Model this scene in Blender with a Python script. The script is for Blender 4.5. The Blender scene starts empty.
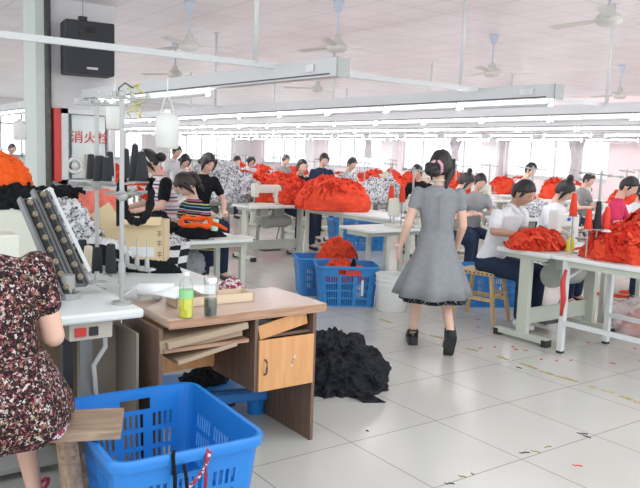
import bpy, bmesh, math, random
from mathutils import Vector, Matrix, noise
R_ = math.radians
PI = math.pi
sc = bpy.context.scene
C = sc.collection
V = Vector

# ------------------------------------------------------------------ helpers
def new_bm(): return bmesh.new()

def obj(name, bm, m, parent=None, smooth=False, loc=None, bevel=0, solid=0, angle=None):
    me = bpy.data.meshes.new(name)
    bmesh.ops.recalc_face_normals(bm, faces=bm.faces[:])
    bm.to_mesh(me); bm.free()
    if isinstance(m, (list, tuple)):
        for x in m: me.materials.append(x)
    elif m: me.materials.append(m)
    if smooth:
        for p in me.polygons: p.use_smooth = True
        if angle:
            me.set_sharp_from_angle(angle=R_(angle))
    o = bpy.data.objects.new(name, me); C.objects.link(o)
    if parent: o.parent = parent
    if loc: o.location = loc
    if solid:
        md = o.modifiers.new('solid', 'SOLIDIFY'); md.thickness = solid; md.offset = 0
    if bevel:
        md = o.modifiers.new('bevel', 'BEVEL'); md.width = bevel; md.segments = 2; md.limit_method = 'ANGLE'; md.angle_limit = R_(40)
    return o

def tag(o, label=None, cat=None, group=None, kind=None):
    if label: o['label'] = label
    if cat: o['category'] = cat
    if group: o['group'] = group
    if kind: o['kind'] = kind
    return o

def thing(name, label, cat, loc=(0, 0, 0), rotz=0, group=None):
    o = bpy.data.objects.new(name, None); C.objects.link(o)
    o.empty_display_size = .05
    o.location = loc; o.rotation_euler = (0, 0, rotz)
    return tag(o, label, cat, group)

def dup(root, loc, rotz=None, label=None, group=None, scale=None, remat=None):
    def cp(o, par):
        c = o.copy(); C.objects.link(c)
        if par: c.parent = par
        if remat and c.type == 'MESH':
            for src, dst in remat.items():
                if src.name in [s.name for s in c.data.materials if s]:
                    for i, s in enumerate(c.material_slots):
                        if s.material == src:
                            s.link = 'OBJECT'; s.material = dst
        for ch in o.children: cp(ch, c)
        return c
    r = cp(root, None)
    r.location = loc
    if rotz is not None: r.rotation_euler = (r.rotation_euler[0], r.rotation_euler[1], rotz)
    if scale: r.scale = (scale,) * 3 if isinstance(scale, (int, float)) else scale
    if label: r['label'] = label
    if group: r['group'] = group
    return r

def add_box(bm, c, s, rot=None):
    """box centre c, full size s"""
    M = Matrix.Translation(V(c))
    if rot is not None: M = M @ (rot.to_4x4() if isinstance(rot, Matrix) else Matrix.Rotation(rot, 4, 'Z'))
    M = M @ Matrix.Diagonal((s[0], s[1], s[2], 1))
    return bmesh.ops.create_cube(bm, size=1, matrix=M)['verts']

def bx(bm, x0, x1, y0, y1, z0, z1):
    return add_box(bm, ((x0+x1)/2, (y0+y1)/2, (z0+z1)/2), (abs(x1-x0), abs(y1-y0), abs(z1-z0)))

def add_cyl(bm, p0, p1, r0, r1=None, seg=14, caps=True):
    p0, p1 = V(p0), V(p1); d = p1 - p0
    if r1 is None: r1 = r0
    if d.length < 1e-6: return
    q = V((0, 0, 1)).rotation_difference(d.normalized()).to_matrix().to_4x4()
    M = Matrix.Translation((p0+p1)/2) @ q
    return bmesh.ops.create_cone(bm, cap_ends=caps, segments=seg, radius1=r0, radius2=r1, depth=d.length, matrix=M)['verts']

def add_ball(bm, c, s, rot=None, sub=2):
    if isinstance(s, (int, float)): s = (s, s, s)
    M = Matrix.Translation(V(c))
    if rot is not None: M = M @ rot.to_4x4()
    M = M @ Matrix.Diagonal((s[0], s[1], s[2], 1))
    return bmesh.ops.create_icosphere(bm, subdivisions=sub, radius=1, matrix=M)['verts']

def add_limb(bm, p0, p1, r0, r1, seg=12):
    add_cyl(bm, p0, p1, r0, r1, seg); add_ball(bm, p0, r0*.995); add_ball(bm, p1, r1*.995)

def add_tube(bm, pts, r, seg=8, closed=False):
    pts = [V(p) for p in pts]; n = len(pts); rings = []
    up = V((0, 0, 1))
    for i, p in enumerate(pts):
        a = pts[(i-1) % n] if (closed or i > 0) else p
        b = pts[(i+1) % n] if (closed or i < n-1) else p
        t = (b-a).normalized()
        u = t.cross(up)
        if u.length < .05: u = t.cross(V((0, 1, 0)))
        u.normalize(); w = u.cross(t).normalized()
        rr = r[i] if isinstance(r, (list, tuple)) else r
        rings.append([bm.verts.new(p + u*math.cos(2*PI*k/seg)*rr + w*math.sin(2*PI*k/seg)*rr) for k in range(seg)])
    for i in range(n if closed else n-1):
        A, B = rings[i], rings[(i+1) % n]
        for k in range(seg):
            bm.faces.new((A[k], A[(k+1) % seg], B[(k+1) % seg], B[k]))
    if not closed:
        bm.faces.new(rings[0][::-1]); bm.faces.new(rings[-1])

def add_lathe(bm, prof, c=(0, 0, 0), seg=24, cap=True, mat=None):
    rings = []
    for r, z in prof:
        rings.append([bm.verts.new((c[0]+r*math.cos(2*PI*k/seg), c[1]+r*math.sin(2*PI*k/seg), c[2]+z)) for k in range(seg)])
    fs = []
    for A, B in zip(rings, rings[1:]):
        for k in range(seg): fs.append(bm.faces.new((A[k], A[(k+1) % seg], B[(k+1) % seg], B[k])))
    if cap:
        fs.append(bm.faces.new(rings[0][::-1])); fs.append(bm.faces.new(rings[-1]))
    return fs

def add_loft(bm, rings, seg=20, cap=True):
    """rings: (centre, rx, ry[, fn(angle)->factor])"""
    R = []
    for rg in rings:
        c, rx, ry = rg[:3]; fn = rg[3] if len(rg) > 3 else None
        row = []
        for k in range(seg):
            a = 2*PI*k/seg; q = fn(a) if fn else 1
            row.append(bm.verts.new((c[0]+rx*q*math.cos(a), c[1]+ry*q*math.sin(a), c[2])))
        R.append(row)
    for A, B in zip(R, R[1:]):
        for k in range(seg): bm.faces.new((A[k], A[(k+1) % seg], B[(k+1) % seg], B[k]))
    if cap:
        bm.faces.new(R[0][::-1]); bm.faces.new(R[-1])

def baked(name, bm, m, mods, parent=None, smooth=True, extra=None):
    """apply modifiers, return final object"""
    me = bpy.data.meshes.new('tmp'); bmesh.ops.recalc_face_normals(bm, faces=bm.faces[:]); bm.to_mesh(me); bm.free()
    o = bpy.data.objects.new('tmp', me); C.objects.link(o)
    for kind, kw in mods:
        md = o.modifiers.new(kind, kind)
        for k, v in kw.items(): setattr(md, k, v)
    bpy.context.view_layer.update()
    ev = o.evaluated_get(bpy.context.evaluated_depsgraph_get())
    me2 = bpy.data.meshes.new_from_object(ev)
    bpy.data.objects.remove(o); bpy.data.meshes.remove(me)
    b2 = bmesh.new(); b2.from_mesh(me2); bpy.data.meshes.remove(me2)
    for f in b2.faces: f.material_index = 0
    if extra: extra(b2)
    return obj(name, b2, m, parent, smooth=smooth)

def remesh(name, bm, m, parent=None, voxel=.012, smooth=4, extra=None):
    return baked(name, bm, m, [('REMESH', dict(mode='VOXEL', voxel_size=voxel)),
                               ('SMOOTH', dict(factor=.6, iterations=smooth))], parent, True, extra)

# ------------------------------------------------------------------ materials
def mat(name, col, rough=.5, metal=0, spec=.5, bump=0, bscale=40, var=0, vscale=6, alpha=None, trans=0, sheen=0):
    m = bpy.data.materials.new(name); m.use_nodes = True
    nt = m.node_tree; b = nt.nodes['Principled BSDF']
    b.inputs['Base Color'].default_value = (*col, 1)
    b.inputs['Roughness'].default_value = rough
    b.inputs['Metallic'].default_value = metal
    b.inputs['Specular IOR Level'].default_value = spec
    if trans: b.inputs['Transmission Weight'].default_value = trans
    if alpha is not None: b.inputs['Alpha'].default_value = alpha
    if sheen: b.inputs['Sheen Weight'].default_value = sheen
    if bump or var:
        tc = nt.nodes.new('ShaderNodeTexCoord')
    if var:
        n = nt.nodes.new('ShaderNodeTexNoise'); n.inputs['Scale'].default_value = vscale; n.inputs['Detail'].default_value = 5
        nt.links.new(tc.outputs['Object'], n.inputs['Vector'])
        mx = nt.nodes.new('ShaderNodeMix'); mx.data_type = 'RGBA'
        mx.inputs[6].default_value = (*[max(0, c*(1-var)) for c in col], 1)
        mx.inputs[7].default_value = (*[min(1, c*(1+var)) for c in col], 1)
        nt.links.new(n.outputs['Fac'], mx.inputs[0]); nt.links.new(mx.outputs[2], b.inputs['Base Color'])
    if bump:
        n2 = nt.nodes.new('ShaderNodeTexNoise'); n2.inputs['Scale'].default_value = bscale; n2.inputs['Detail'].default_value = 6
        nt.links.new(tc.outputs['Object'], n2.inputs['Vector'])
        bp = nt.nodes.new('ShaderNodeBump'); bp.inputs['Strength'].default_value = bump; bp.inputs['Distance'].default_value = .01
        nt.links.new(n2.outputs['Fac'], bp.inputs['Height']); nt.links.new(bp.outputs['Normal'], b.inputs['Normal'])
    return m

def nodes(m): return m.node_tree, m.node_tree.nodes, m.node_tree.links, m.node_tree.nodes['Principled BSDF']

def ramp(nt, stops, const=False):
    r = nt.nodes.new('ShaderNodeValToRGB'); e = r.color_ramp.elements
    if const: r.color_ramp.interpolation = 'CONSTANT'
    while len(e) > 1: e.remove(e[-1])
    e[0].position = stops[0][0]; e[0].color = (*stops[0][1], 1)
    for p, c in stops[1:]:
        x = e.new(p); x.color = (*c, 1)
    return r

def emis(name, col, s):
    m = bpy.data.materials.new(name); m.use_nodes = True
    nt, N, L, b = nodes(m)
    b.inputs['Base Color'].default_value = (*col, 1)
    b.inputs['Emission Color'].default_value = (*col, 1); b.inputs['Emission Strength'].default_value = s
    return m

def cloth_fold(m, scale=9, strength=.7):
    nt, N, L, b = nodes(m)
    tc = N.new('ShaderNodeTexCoord'); n = N.new('ShaderNodeTexNoise'); n.inputs['Scale'].default_value = scale
    n.inputs['Detail'].default_value = 4; n.inputs['Distortion'].default_value = 1.5
    L.new(tc.outputs['Object'], n.inputs['Vector'])
    bp = N.new('ShaderNodeBump'); bp.inputs['Strength'].default_value = strength; bp.inputs['Distance'].default_value = .06
    L.new(n.outputs['Fac'], bp.inputs['Height']); L.new(bp.outputs['Normal'], b.inputs['Normal'])
    return m

def patchy(name, stops, scale, kind='voronoi', rough=.85, const=True):
    m = mat(name, (.5, .5, .5), rough, spec=.2)
    nt, N, L, b = nodes(m)
    tc = N.new('ShaderNodeTexCoord')
    if kind == 'voronoi':
        v = N.new('ShaderNodeTexVoronoi'); v.inputs['Scale'].default_value = scale
        nz = N.new('ShaderNodeTexNoise'); nz.inputs['Scale'].default_value = scale*.7
        mx = N.new('ShaderNodeVectorMath'); mx.operation = 'MULTIPLY_ADD'; mx.inputs[1].default_value = (.03,)*3
        L.new(tc.outputs['Object'], nz.inputs['Vector']); L.new(nz.outputs['Color'], mx.inputs[0]); L.new(tc.outputs['Object'], mx.inputs[2])
        L.new(mx.outputs[0], v.inputs['Vector'])
        s = N.new('ShaderNodeSeparateColor'); L.new(v.outputs['Color'], s.inputs[0]); src = s.outputs[0]
    else:
        v = N.new('ShaderNodeTexNoise'); v.inputs['Scale'].default_value = scale; v.inputs['Detail'].default_value = 2
        v.inputs['Distortion'].default_value = 1.2
        L.new(tc.outputs['Object'], v.inputs['Vector']); src = v.outputs['Fac']
    r = ramp(nt, stops, const); L.new(src, r.inputs[0]); L.new(r.outputs[0], b.inputs['Base Color'])
    return m

def stripes(name, cols, scale, rough=.8, axis=2):
    m = mat(name, (.5, .5, .5), rough, spec=.2)
    nt, N, L, b = nodes(m)
    tc = N.new('ShaderNodeTexCoord'); s = N.new('ShaderNodeSeparateXYZ'); L.new(tc.outputs['Object'], s.inputs[0])
    mu = N.new('ShaderNodeMath'); mu.operation = 'MULTIPLY'; mu.inputs[1].default_value = scale; L.new(s.outputs[axis], mu.inputs[0])
    fr = N.new('ShaderNodeMath'); fr.operation = 'FRACT'; L.new(mu.outputs[0], fr.inputs[0])
    n = len(cols); r = ramp(nt, [(i/n, c) for i, c in enumerate(cols)], True)
    L.new(fr.outputs[0], r.inputs[0]); L.new(r.outputs[0], b.inputs['Base Color'])
    return m

def wood(name, c1, c2, scale=3, rough=.45, axis='X', stretch=14):
    m = mat(name, c1, rough)
    nt, N, L, b = nodes(m)
    tc = N.new('ShaderNodeTexCoord'); mp = N.new('ShaderNodeMapping')
    sc_ = {'X': (1, stretch, stretch), 'Z': (stretch, stretch, 1), 'Y': (stretch, 1, stretch)}[axis]
    mp.inputs['Scale'].default_value = sc_
    n = N.new('ShaderNodeTexNoise'); n.inputs['Scale'].default_value = scale; n.inputs['Detail'].default_value = 6; n.inputs['Distortion'].default_value = .6
    L.new(tc.outputs['Object'], mp.inputs[0]); L.new(mp.outputs[0], n.inputs['Vector'])
    r = ramp(nt, [(.3, c2), (.65, c1)]); L.new(n.outputs['Fac'], r.inputs[0]); L.new(r.outputs[0], b.inputs['Base Color'])
    return m

M = {}
M['table'] = mat('table_laminate', (.74, .77, .76), .3, var=.05, vscale=5)
M['edge'] = mat('table_edge', (.62, .66, .62), .4)
M['frame'] = mat('grey_green_steel', (.54, .57, .49), .5, var=.1)
M['white_metal'] = mat('white_painted_steel', (.66, .68, .69), .4)
M['galv'] = mat('galvanised_steel', (.38, .39, .38), .35, metal=.2, var=.1)
M['dark_metal'] = mat('dark_metal', (.09, .09, .09), .45, metal=.5)
M['black'] = mat('black_plastic', (.018, .019, .022), .45)
M['speaker'] = mat('speaker_black', (.03, .033, .045), .6, bump=.3, bscale=200)
M['machine'] = mat('machine_cream', (.66, .66, .58), .35)
M['machine_white'] = mat('machine_white', (.74, .76, .74), .3)
M['motor'] = mat('motor_grey', (.34, .35, .32), .5, var=.2)
M['blue'] = mat('blue_plastic', (.012, .20, .62), .35, spec=.6, var=.08)
M['blue_dark'] = mat('blue_crate_plastic', (.03, .22, .56), .45, var=.1)
M['white_plastic'] = mat('white_plastic', (.78, .79, .78), .4)
M['red'] = cloth_fold(mat('red_knit', (.60, .032, .018), .85, spec=.15, var=.22, vscale=9), 30, .5)
M['red2'] = cloth_fold(mat('red_knit_light', (.82, .085, .04), .85, spec=.15, var=.2, vscale=12), 30, .5)
M['crimson'] = mat('crimson_blouse', (.62, .04, .12), .8, spec=.2, var=.1)
M['orange'] = cloth_fold(mat('orange_knit', (.88, .12, .02), .8, spec=.15, var=.12), 20, .5)
M['coral'] = cloth_fold(mat('coral_fabric', (.85, .25, .19), .8, spec=.15, var=.1), 12, .6)
M['blackcloth'] = cloth_fold(mat('black_fabric', (.008, .009, .012), .75, spec=.2, var=.3, vscale=8), 10, .8)
M['navy'] = cloth_fold(mat('dark_sheer_fabric', (.006, .007, .012), .62, spec=.3, var=.4, vscale=6), 8, .8)
M['bw'] = patchy('black_white_print', [(0, (.06, .06, .07)), (.49, (.68, .69, .71))], 14, 'noise')
M['bwfine'] = patchy('black_white_print_fine', [(0, (.07, .07, .08)), (.42, (.40, .41, .43)), (.50, (.68, .69, .71))], 30, 'noise')
M['graycloth'] = cloth_fold(mat('grey_fabric', (.3, .31, .32), .8, var=.2), 14, .5)
M['whitecloth'] = cloth_fold(mat('white_fabric', (.72, .73, .75), .8, var=.05), 14, .5)
M['cone_black'] = mat('black_thread', (.02, .022, .028), .8, bump=.5, bscale=300)
M['cone_red'] = mat('red_thread', (.75, .05, .02), .8, bump=.4, bscale=300)
M['cone_orange'] = mat('orange_thread', (.82, .13, .05), .8)
M['cone_cream'] = mat('cream_thread', (.68, .58, .45), .8)
M['cone_core'] = mat('cone_core', (.5, .4, .3), .7)
M['skin'] = mat('skin', (.72, .46, .36), .5, spec=.3, var=.05)
M['skin2'] = mat('skin_tan', (.52, .31, .22), .5, spec=.3, var=.05)
M['hair'] = mat('black_hair', (.014, .012, .013), .45, spec=.5, bump=.4, bscale=120)
M['hair_brown'] = mat('dark_brown_hair', (.03, .02, .017), .45, spec=.5, bump=.4, bscale=120)
M['eye'] = mat('eye_dark', (.02, .015, .012), .3)
M['lip'] = mat('lip', (.5, .16, .14), .5)
M['grey_dress'] = mat('grey_marl_dress', (.27, .28, .30), .85, spec=.2, bump=.5, bscale=220, var=.16, vscale=26)
M['lace'] = patchy('black_lace', [(0, (.015, .015, .02)), (.6, (.35, .36, .38))], 60, 'noise')
M['denim'] = mat('dark_denim', (.02, .032, .065), .85, spec=.2, var=.35, vscale=8)
M['jeans'] = mat('blue_jeans', (.06, .14, .33), .85, spec=.2, var=.3)
M['white_shirt'] = cloth_fold(mat('white_shirt', (.80, .81, .85), .8, spec=.2), 9, .35)
M['pink'] = mat('pink_scrunchie', (.72, .40, .47), .8)
M['floral'] = patchy('floral_print', [(0, (.015, .010, .012)), (.42, (.09, .025, .03)), (.58, (.30, .09, .09)), (.67, (.42, .34, .32)), (.74, (.02, .015, .018)), (.88, (.20, .13, .07)), (.94, (.55, .49, .47))], 125)
cloth_fold(M['floral'], 7, .35)
M['stripes'] = stripes('multicolour_stripes', [(.02, .02, .035), (.02, .02, .035), (.12, .4, .5), (.02, .02, .035), (.02, .02, .035), (.65, .6, .2), (.02, .02, .035), (.02, .02, .035), (.55, .15, .3), (.02, .02, .035), (.6, .6, .62), (.02, .02, .035)], 9)
M['pinkstripe'] = stripes('pink_white_stripes', [(.78, .74, .76), (.78, .74, .76), (.6, .2, .26), (.72, .7, .72), (.1, .09, .12), (.75, .72, .75), (.55, .4, .5)], 8)
M['brown_side'] = wood('brown_chipboard', (.19, .115, .08), (.12, .075, .055), 5, .6, 'Z')
M['orange_wood'] = wood('honey_wood_laminate', (.68, .35, .15), (.58, .28, .11), 3, .4, 'Z', 10)
M['desk_top'] = wood('desk_top_laminate', (.56, .42, .35), (.52, .38, .31), 2, .22, 'X', 5)
M['desk_edge'] = wood('desk_edge', (.48, .28, .18), (.30, .16, .10), 6, .4, 'X', 20)
M['bench_wood'] = wood('worn_bench_wood', (.40, .285, .20), (.22, .145, .10), 5, .6, 'X', 9)
M['stool_wood'] = wood('pale_stool_wood', (.62, .44, .22), (.48, .32, .15), 5, .5, 'Z', 9)
M['card'] = mat('cardboard', (.40, .30, .21), .8, var=.08)
M['card_dark'] = mat('cardboard_grey', (.30, .25, .20), .8, var=.1)
M['card_yellow'] = mat('cardboard_yellow', (.72, .58, .36), .8, var=.06)
M['paper'] = mat('paper', (.78, .79, .80), .7)
M['cream'] = mat('cream_tray', (.68, .55, .40), .5)
M['red_paint'] = mat('red_paint', (.62, .06, .05), .5)
M['wall'] = mat('wall_paint', (.88, .86, .87), .7, var=.02, vscale=1)
M['wallpink'] = mat('wall_paint_pink', (.90, .78, .80), .7, var=.02, vscale=1)
M['column'] = mat('column_paint', (.76, .76, .77), .6, var=.02, vscale=1.5)
M['strip'] = mat('pale_green_trim', (.60, .66, .62), .5)
M['pipe'] = mat('grimy_pipe', (.10, .105, .10), .5, var=.6, vscale=14)
M['fan'] = mat('fan_cream', (.62, .62, .58), .4)
M['fan_blue'] = mat('fan_canopy_blue', (.50, .56, .66), .4)
M['curtain'] = cloth_fold(mat('curtain_grey', (.70, .67, .70), .9, var=.12, vscale=5), 5, .3)
M['tube'] = emis('lamp_tube', (1, .98, 1), 27)
M['bulb'] = emis('bulb', (.96, 1, 1), 14)
M['yellow'] = mat('yellow_cable', (.85, .80, .2), .5)
M['drink'] = mat('yellow_drink', (.82, .80, .03), .25)
M['label_green'] = mat('green_label', (.30, .66, .30), .4)
M['tea'] = mat('dark_tea_leaves', (.07, .075, .05), .5, var=.5, vscale=60)
M['steel'] = mat('polished_steel', (.6, .61, .62), .2, metal=.9)
M['amber'] = mat('yellow_bottle', (.75, .72, .05), .35)
M['rope'] = mat('dark_red_ribbon', (.30, .02, .05), .7)
M['tape'] = patchy('worn_tape', [(0, (.40, .34, .12)), (.5, (.48, .43, .22)), (.6, (.52, .24, .14))], 12, 'noise')
M['scrap'] = mat('red_thread_scrap', (.70, .10, .06), .8)
M['grime'] = mat('dark_scrap', (.06, .055, .06), .8)
M['dirty'] = mat('olive_scrap', (.33, .31, .10), .8)
M['check_red'] = patchy('red_white_check', [(0, (.28, .04, .08)), (.55, (.62, .55, .57))], 90, 'voronoi')
M['led'] = mat('red_switch', (.6, .04, .03), .4)
M['brand_blue'] = mat('blue_badge', (.03, .12, .55), .4)
M['green_cup'] = mat('pale_green_cup', (.55, .78, .60), .4)

def checker_mat():
    m = mat('black_white_checks', (.5,)*3, .8, spec=.2); nt, N, L, b = nodes(m)
    tc = N.new('ShaderNodeTexCoord'); ck = N.new('ShaderNodeTexChecker'); ck.inputs['Scale'].default_value = 14
    ck.inputs['Color1'].default_value = (.02, .02, .024, 1); ck.inputs['Color2'].default_value = (.76, .77, .78, 1)
    L.new(tc.outputs['UV'], ck.inputs['Vector']); L.new(ck.outputs[0], b.inputs['Base Color']); return m
M['checks'] = checker_mat()

def glass(name, col=(1, 1, 1), fac=.12, rough=.05):
    m = bpy.data.materials.new(name); m.use_nodes = True; nt = m.node_tree; nt.nodes.clear()
    o = nt.nodes.new('ShaderNodeOutputMaterial'); t = nt.nodes.new('ShaderNodeBsdfTransparent'); g = nt.nodes.new('ShaderNodeBsdfGlossy')
    t.inputs[0].default_value = (*col, 1); g.inputs['Roughness'].default_value = rough
    mx = nt.nodes.new('ShaderNodeMixShader'); mx.inputs[0].default_value = fac
    nt.links.new(t.outputs[0], mx.inputs[1]); nt.links.new(g.outputs[0], mx.inputs[2]); nt.links.new(mx.outputs[0], o.inputs[0])
    return m
M['glass'] = glass('window_glass', fac=.06)
M['clear'] = glass('clear_plastic', (.93, .95, .94), .18)
def film_mat():
    m = bpy.data.materials.new('plastic_film'); m.use_nodes = True; nt = m.node_tree; nt.nodes.clear()
    o = nt.nodes.new('ShaderNodeOutputMaterial'); t = nt.nodes.new('ShaderNodeBsdfTransparent'); d = nt.nodes.new('ShaderNodeBsdfPrincipled')
    d.inputs['Base Color'].default_value = (.85, .78, .78, 1); d.inputs['Roughness'].default_value = .25
    mx = nt.nodes.new('ShaderNodeMixShader'); mx.inputs[0].default_value = .42
    nt.links.new(t.outputs[0], mx.inputs[1]); nt.links.new(d.outputs[0], mx.inputs[2]); nt.links.new(mx.outputs[0], o.inputs[0])
    return m
M['film'] = film_mat()
M['jug'] = mat('translucent_jug', (.78, .80, .76), .35, var=.03)

def grid_mat(name, col, line, w, h, sx, sy, mort, rough, var=.03, spec=.5, vs=1.2, linerough=None):
    m = mat(name, col, rough, spec=spec); nt, N, L, b = nodes(m)
    tc = N.new('ShaderNodeTexCoord'); mp = N.new('ShaderNodeMapping'); mp.inputs['Location'].default_value = (-sx, -sy, 0)
    L.new(tc.outputs['Object'], mp.inputs[0])
    br = N.new('ShaderNodeTexBrick'); br.offset = 0; br.squash = 1
    br.inputs['Scale'].default_value = 1; br.inputs['Brick Width'].default_value = w; br.inputs['Row Height'].default_value = h
    br.inputs['Mortar Size'].default_value = mort; br.inputs['Mortar Smooth'].default_value = .3; br.inputs['Bias'].default_value = 0
    br.inputs['Color1'].default_value = (*[c*(1+var) for c in col], 1); br.inputs['Color2'].default_value = (*[c*(1-var) for c in col], 1)
    br.inputs['Mortar'].default_value = (*line, 1)
    L.new(mp.outputs[0], br.inputs['Vector'])
    n = N.new('ShaderNodeTexNoise'); n.inputs['Scale'].default_value = vs; n.inputs['Detail'].default_value = 6
    L.new(tc.outputs['Object'], n.inputs['Vector'])
    mx = N.new('ShaderNodeMix'); mx.data_type = 'RGBA'; mx.blend_type = 'MULTIPLY'; mx.inputs[0].default_value = 1
    r = ramp(nt, [(.3, (.93, .925, .92)), (.7, (1, 1, 1))]); L.new(n.outputs['Fac'], r.inputs[0])
    L.new(br.outputs['Color'], mx.inputs[6]); L.new(r.outputs[0], mx.inputs[7]); L.new(mx.outputs[2], b.inputs['Base Color'])
    return m
TILE = .64006
M['floor'] = grid_mat('floor_tiles', (.57, .555, .52), (.27, .245, .22), TILE, TILE, .4549, .4006, .0035, .20, .02)
M['ceiling'] = grid_mat('ceiling_panels', (.88, .85, .87), (.66, .64, .67), .62, .62, .1, .2, .010, .42, .02, .4)

# ------------------------------------------------------------------ camera
F_PX, PITCH, ROLL, YAW = 723.33, .122166, .0345009, .6216198
Fv = V((math.sin(YAW)*math.cos(PITCH), math.cos(YAW)*math.cos(PITCH), -math.sin(PITCH)))
Rv = V((math.cos(YAW), -math.sin(YAW), 0)); Uv = Rv.cross(Fv)
cr, sr = math.cos(ROLL), math.sin(ROLL)
Rv, Uv = Rv*cr + Uv*sr, Uv*cr - Rv*sr
cam = bpy.data.cameras.new('camera'); cam.sensor_width = 36; cam.lens = F_PX/640*36; cam.clip_end = 200
co = bpy.data.objects.new('camera', cam); C.objects.link(co); sc.camera = co
Mx = Matrix((( Rv.x, Uv.x, -Fv.x), (Rv.y, Uv.y, -Fv.y), (Rv.z, Uv.z, -Fv.z))).to_4x4()
co.matrix_world = Matrix.Translation((0, 0, 1.55)) @ Mx

# ------------------------------------------------------------------ world and light
w = bpy.data.worlds.new('overcast_sky'); sc.world = w; w.use_nodes = True
bg = w.node_tree.nodes['Background']; bg.inputs[0].default_value = (.93, .97, 1, 1); bg.inputs[1].default_value = 1.3
sc.view_settings.view_transform = 'Standard'; sc.view_settings.look = 'None'; sc.view_settings.gamma = 1
sc.view_settings.exposure = .66
try: sc.view_settings.use_curve_mapping = False
except Exception: pass

# ------------------------------------------------------------------ room shell
XF, YE, CZ = 19.9, 34.5, 3.6
def struct(name, bm, m, **k): return tag(obj(name, bm, m, **k), kind='structure')
b = new_bm(); bx(b, -4, XF+.3, -3, YE+.3, -.1, 0); struct('floor', b, M['floor'])
b = new_bm(); bx(b, -4, XF+.3, 2.5, YE+.3, CZ, CZ+.1); struct('ceiling', b, M['ceiling'])

def wall_with_openings(name, axis, pos, a0, a1, ops, m, thick=.28):
    """axis 'x': wall plane x=pos running along y; ops: (lo, hi, z0, z1)"""
    b = new_bm(); cur = a0
    def put(lo, hi, z0, z1):
        if axis == 'x': bx(b, pos, pos+thick, lo, hi, z0, z1)
        else: bx(b, lo, hi, pos, pos+thick, z0, z1)
    for lo, hi, z0, z1 in ops:
        put(cur, lo, 0, CZ); put(lo, hi, 0, z0); put(lo, hi, z1, CZ); cur = hi
    put(cur, a1, 0, CZ)
    return struct(name, b, m)
wz0, wz1 = 1.05, 3.15
fw = [(12.95, 16.94), (17.85, 22.28), (23.53, 27.64), (29.3, 33.4)]
ew = [(1.0, 4.2), (5.4, 9.0), (10.2, 13.8), (15.2, 18.8)]
wall_with_openings('wall_right', 'x', XF, 0, YE, [(a, c, wz0, wz1) for a, c in fw], M['wallpink'])
wall_with_openings('wall_back', 'y', YE, -4, XF, [(a, c, wz0, wz1) for a, c in ew], M['wall'])
def window(i, axis, lo, hi):
    w_ = hi-lo; r = thing('window_%d' % i, None, None); r['kind'] = 'structure'
    for k in ('label', 'category'):
        if k in r: del r[k]
    fr = new_bm(); gl = new_bm()
    def put(bm, a, c, z0, z1, t=.06, off=.1):
        if axis == 'x': bx(bm, XF+off, XF+off+t, a, c, z0, z1)
        else: bx(bm, a, c, YE+off, YE+off+t, z0, z1)
    put(fr, lo, hi, wz0, wz0+.07); put(fr, lo, hi, wz1-.07, wz1); put(fr, lo, hi, 2.45, 2.51)
    n = 4
    for k in range(n+1):
        a = lo+(w_-.06)*k/n; put(fr, a, a+.06, wz0, wz1)
    put(gl, lo, hi, wz0, wz1, .006, .13)
    obj('window_frame', fr, M['white_metal'], r); obj('glass_pane', gl, M['glass'], r)
    s = new_bm(); put(s, lo-.05, hi+.05, wz0-.04, wz0, .16, -.06); obj('window_sill', s, M['white_metal'], r)
k = 1
for a, c in fw: window(k, 'x', a, c); k += 1
for a, c in ew: window(k, 'y', a, c); k += 1

# curtains bunched at windows on the right wall
def curtain(y, z0, zt, w_top, w_mid, zt2, label, x=XF-.12):
    b = new_bm(); rows = 16; cols = 36; vs = []
    for i in range(rows+1):
        t = i/rows; z = zt + (z0-zt)*t
        if z > zt2: wd = w_top + (w_mid-w_top)*((zt-z)/(zt-zt2))**.8
        else: wd = w_mid + .18*((zt2-z)/(zt2-z0))
        vs.append([b.verts.new((x + .05*math.sin(j/cols*2*PI*7), y + (j/cols-.5)*wd, z)) for j in range(cols+1)])
    for i in range(rows):
        for j in range(cols): b.faces.new((vs[i][j], vs[i][j+1], vs[i+1][j+1], vs[i+1][j]))
    o = obj('curtain', b, M['curtain'], smooth=True, solid=.01)
    tag(o, label, 'curtain'); return o
curtain(14.0, 1.05, 2.98, 1.1, .25, 1.65, 'grey striped curtain tied in a point in front of the rightmost window')
curtain(17.2, 1.0, 2.98, .75, .35, 1.7, 'pale grey curtain gathered at the left side of the rightmost window')
curtain(19.2, 1.5, 2.98, 1.3, .22, 1.75, 'grey curtain knotted short behind the walking woman')
curtain(24.3, 1.5, 2.98, .7, .3, 2.1, 'small knotted curtain left of the wide white pillar')
curtain(28.9, 1.6, 2.98, .8, .3, 2.1, 'far small curtain between the deepest two windows')
for (a, c, n_) in ((12.4, 22.6, 'rightmost windows'), (23.2, 33.8, 'deeper windows')):
    b = new_bm(); add_cyl(b, (XF-.12, a, 3.02), (XF-.12, c, 3.02), .015)
    tag(obj('curtain_rod', b, M['galv']), 'thin metal curtain rod above the %s' % n_, 'curtain rod')

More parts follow.
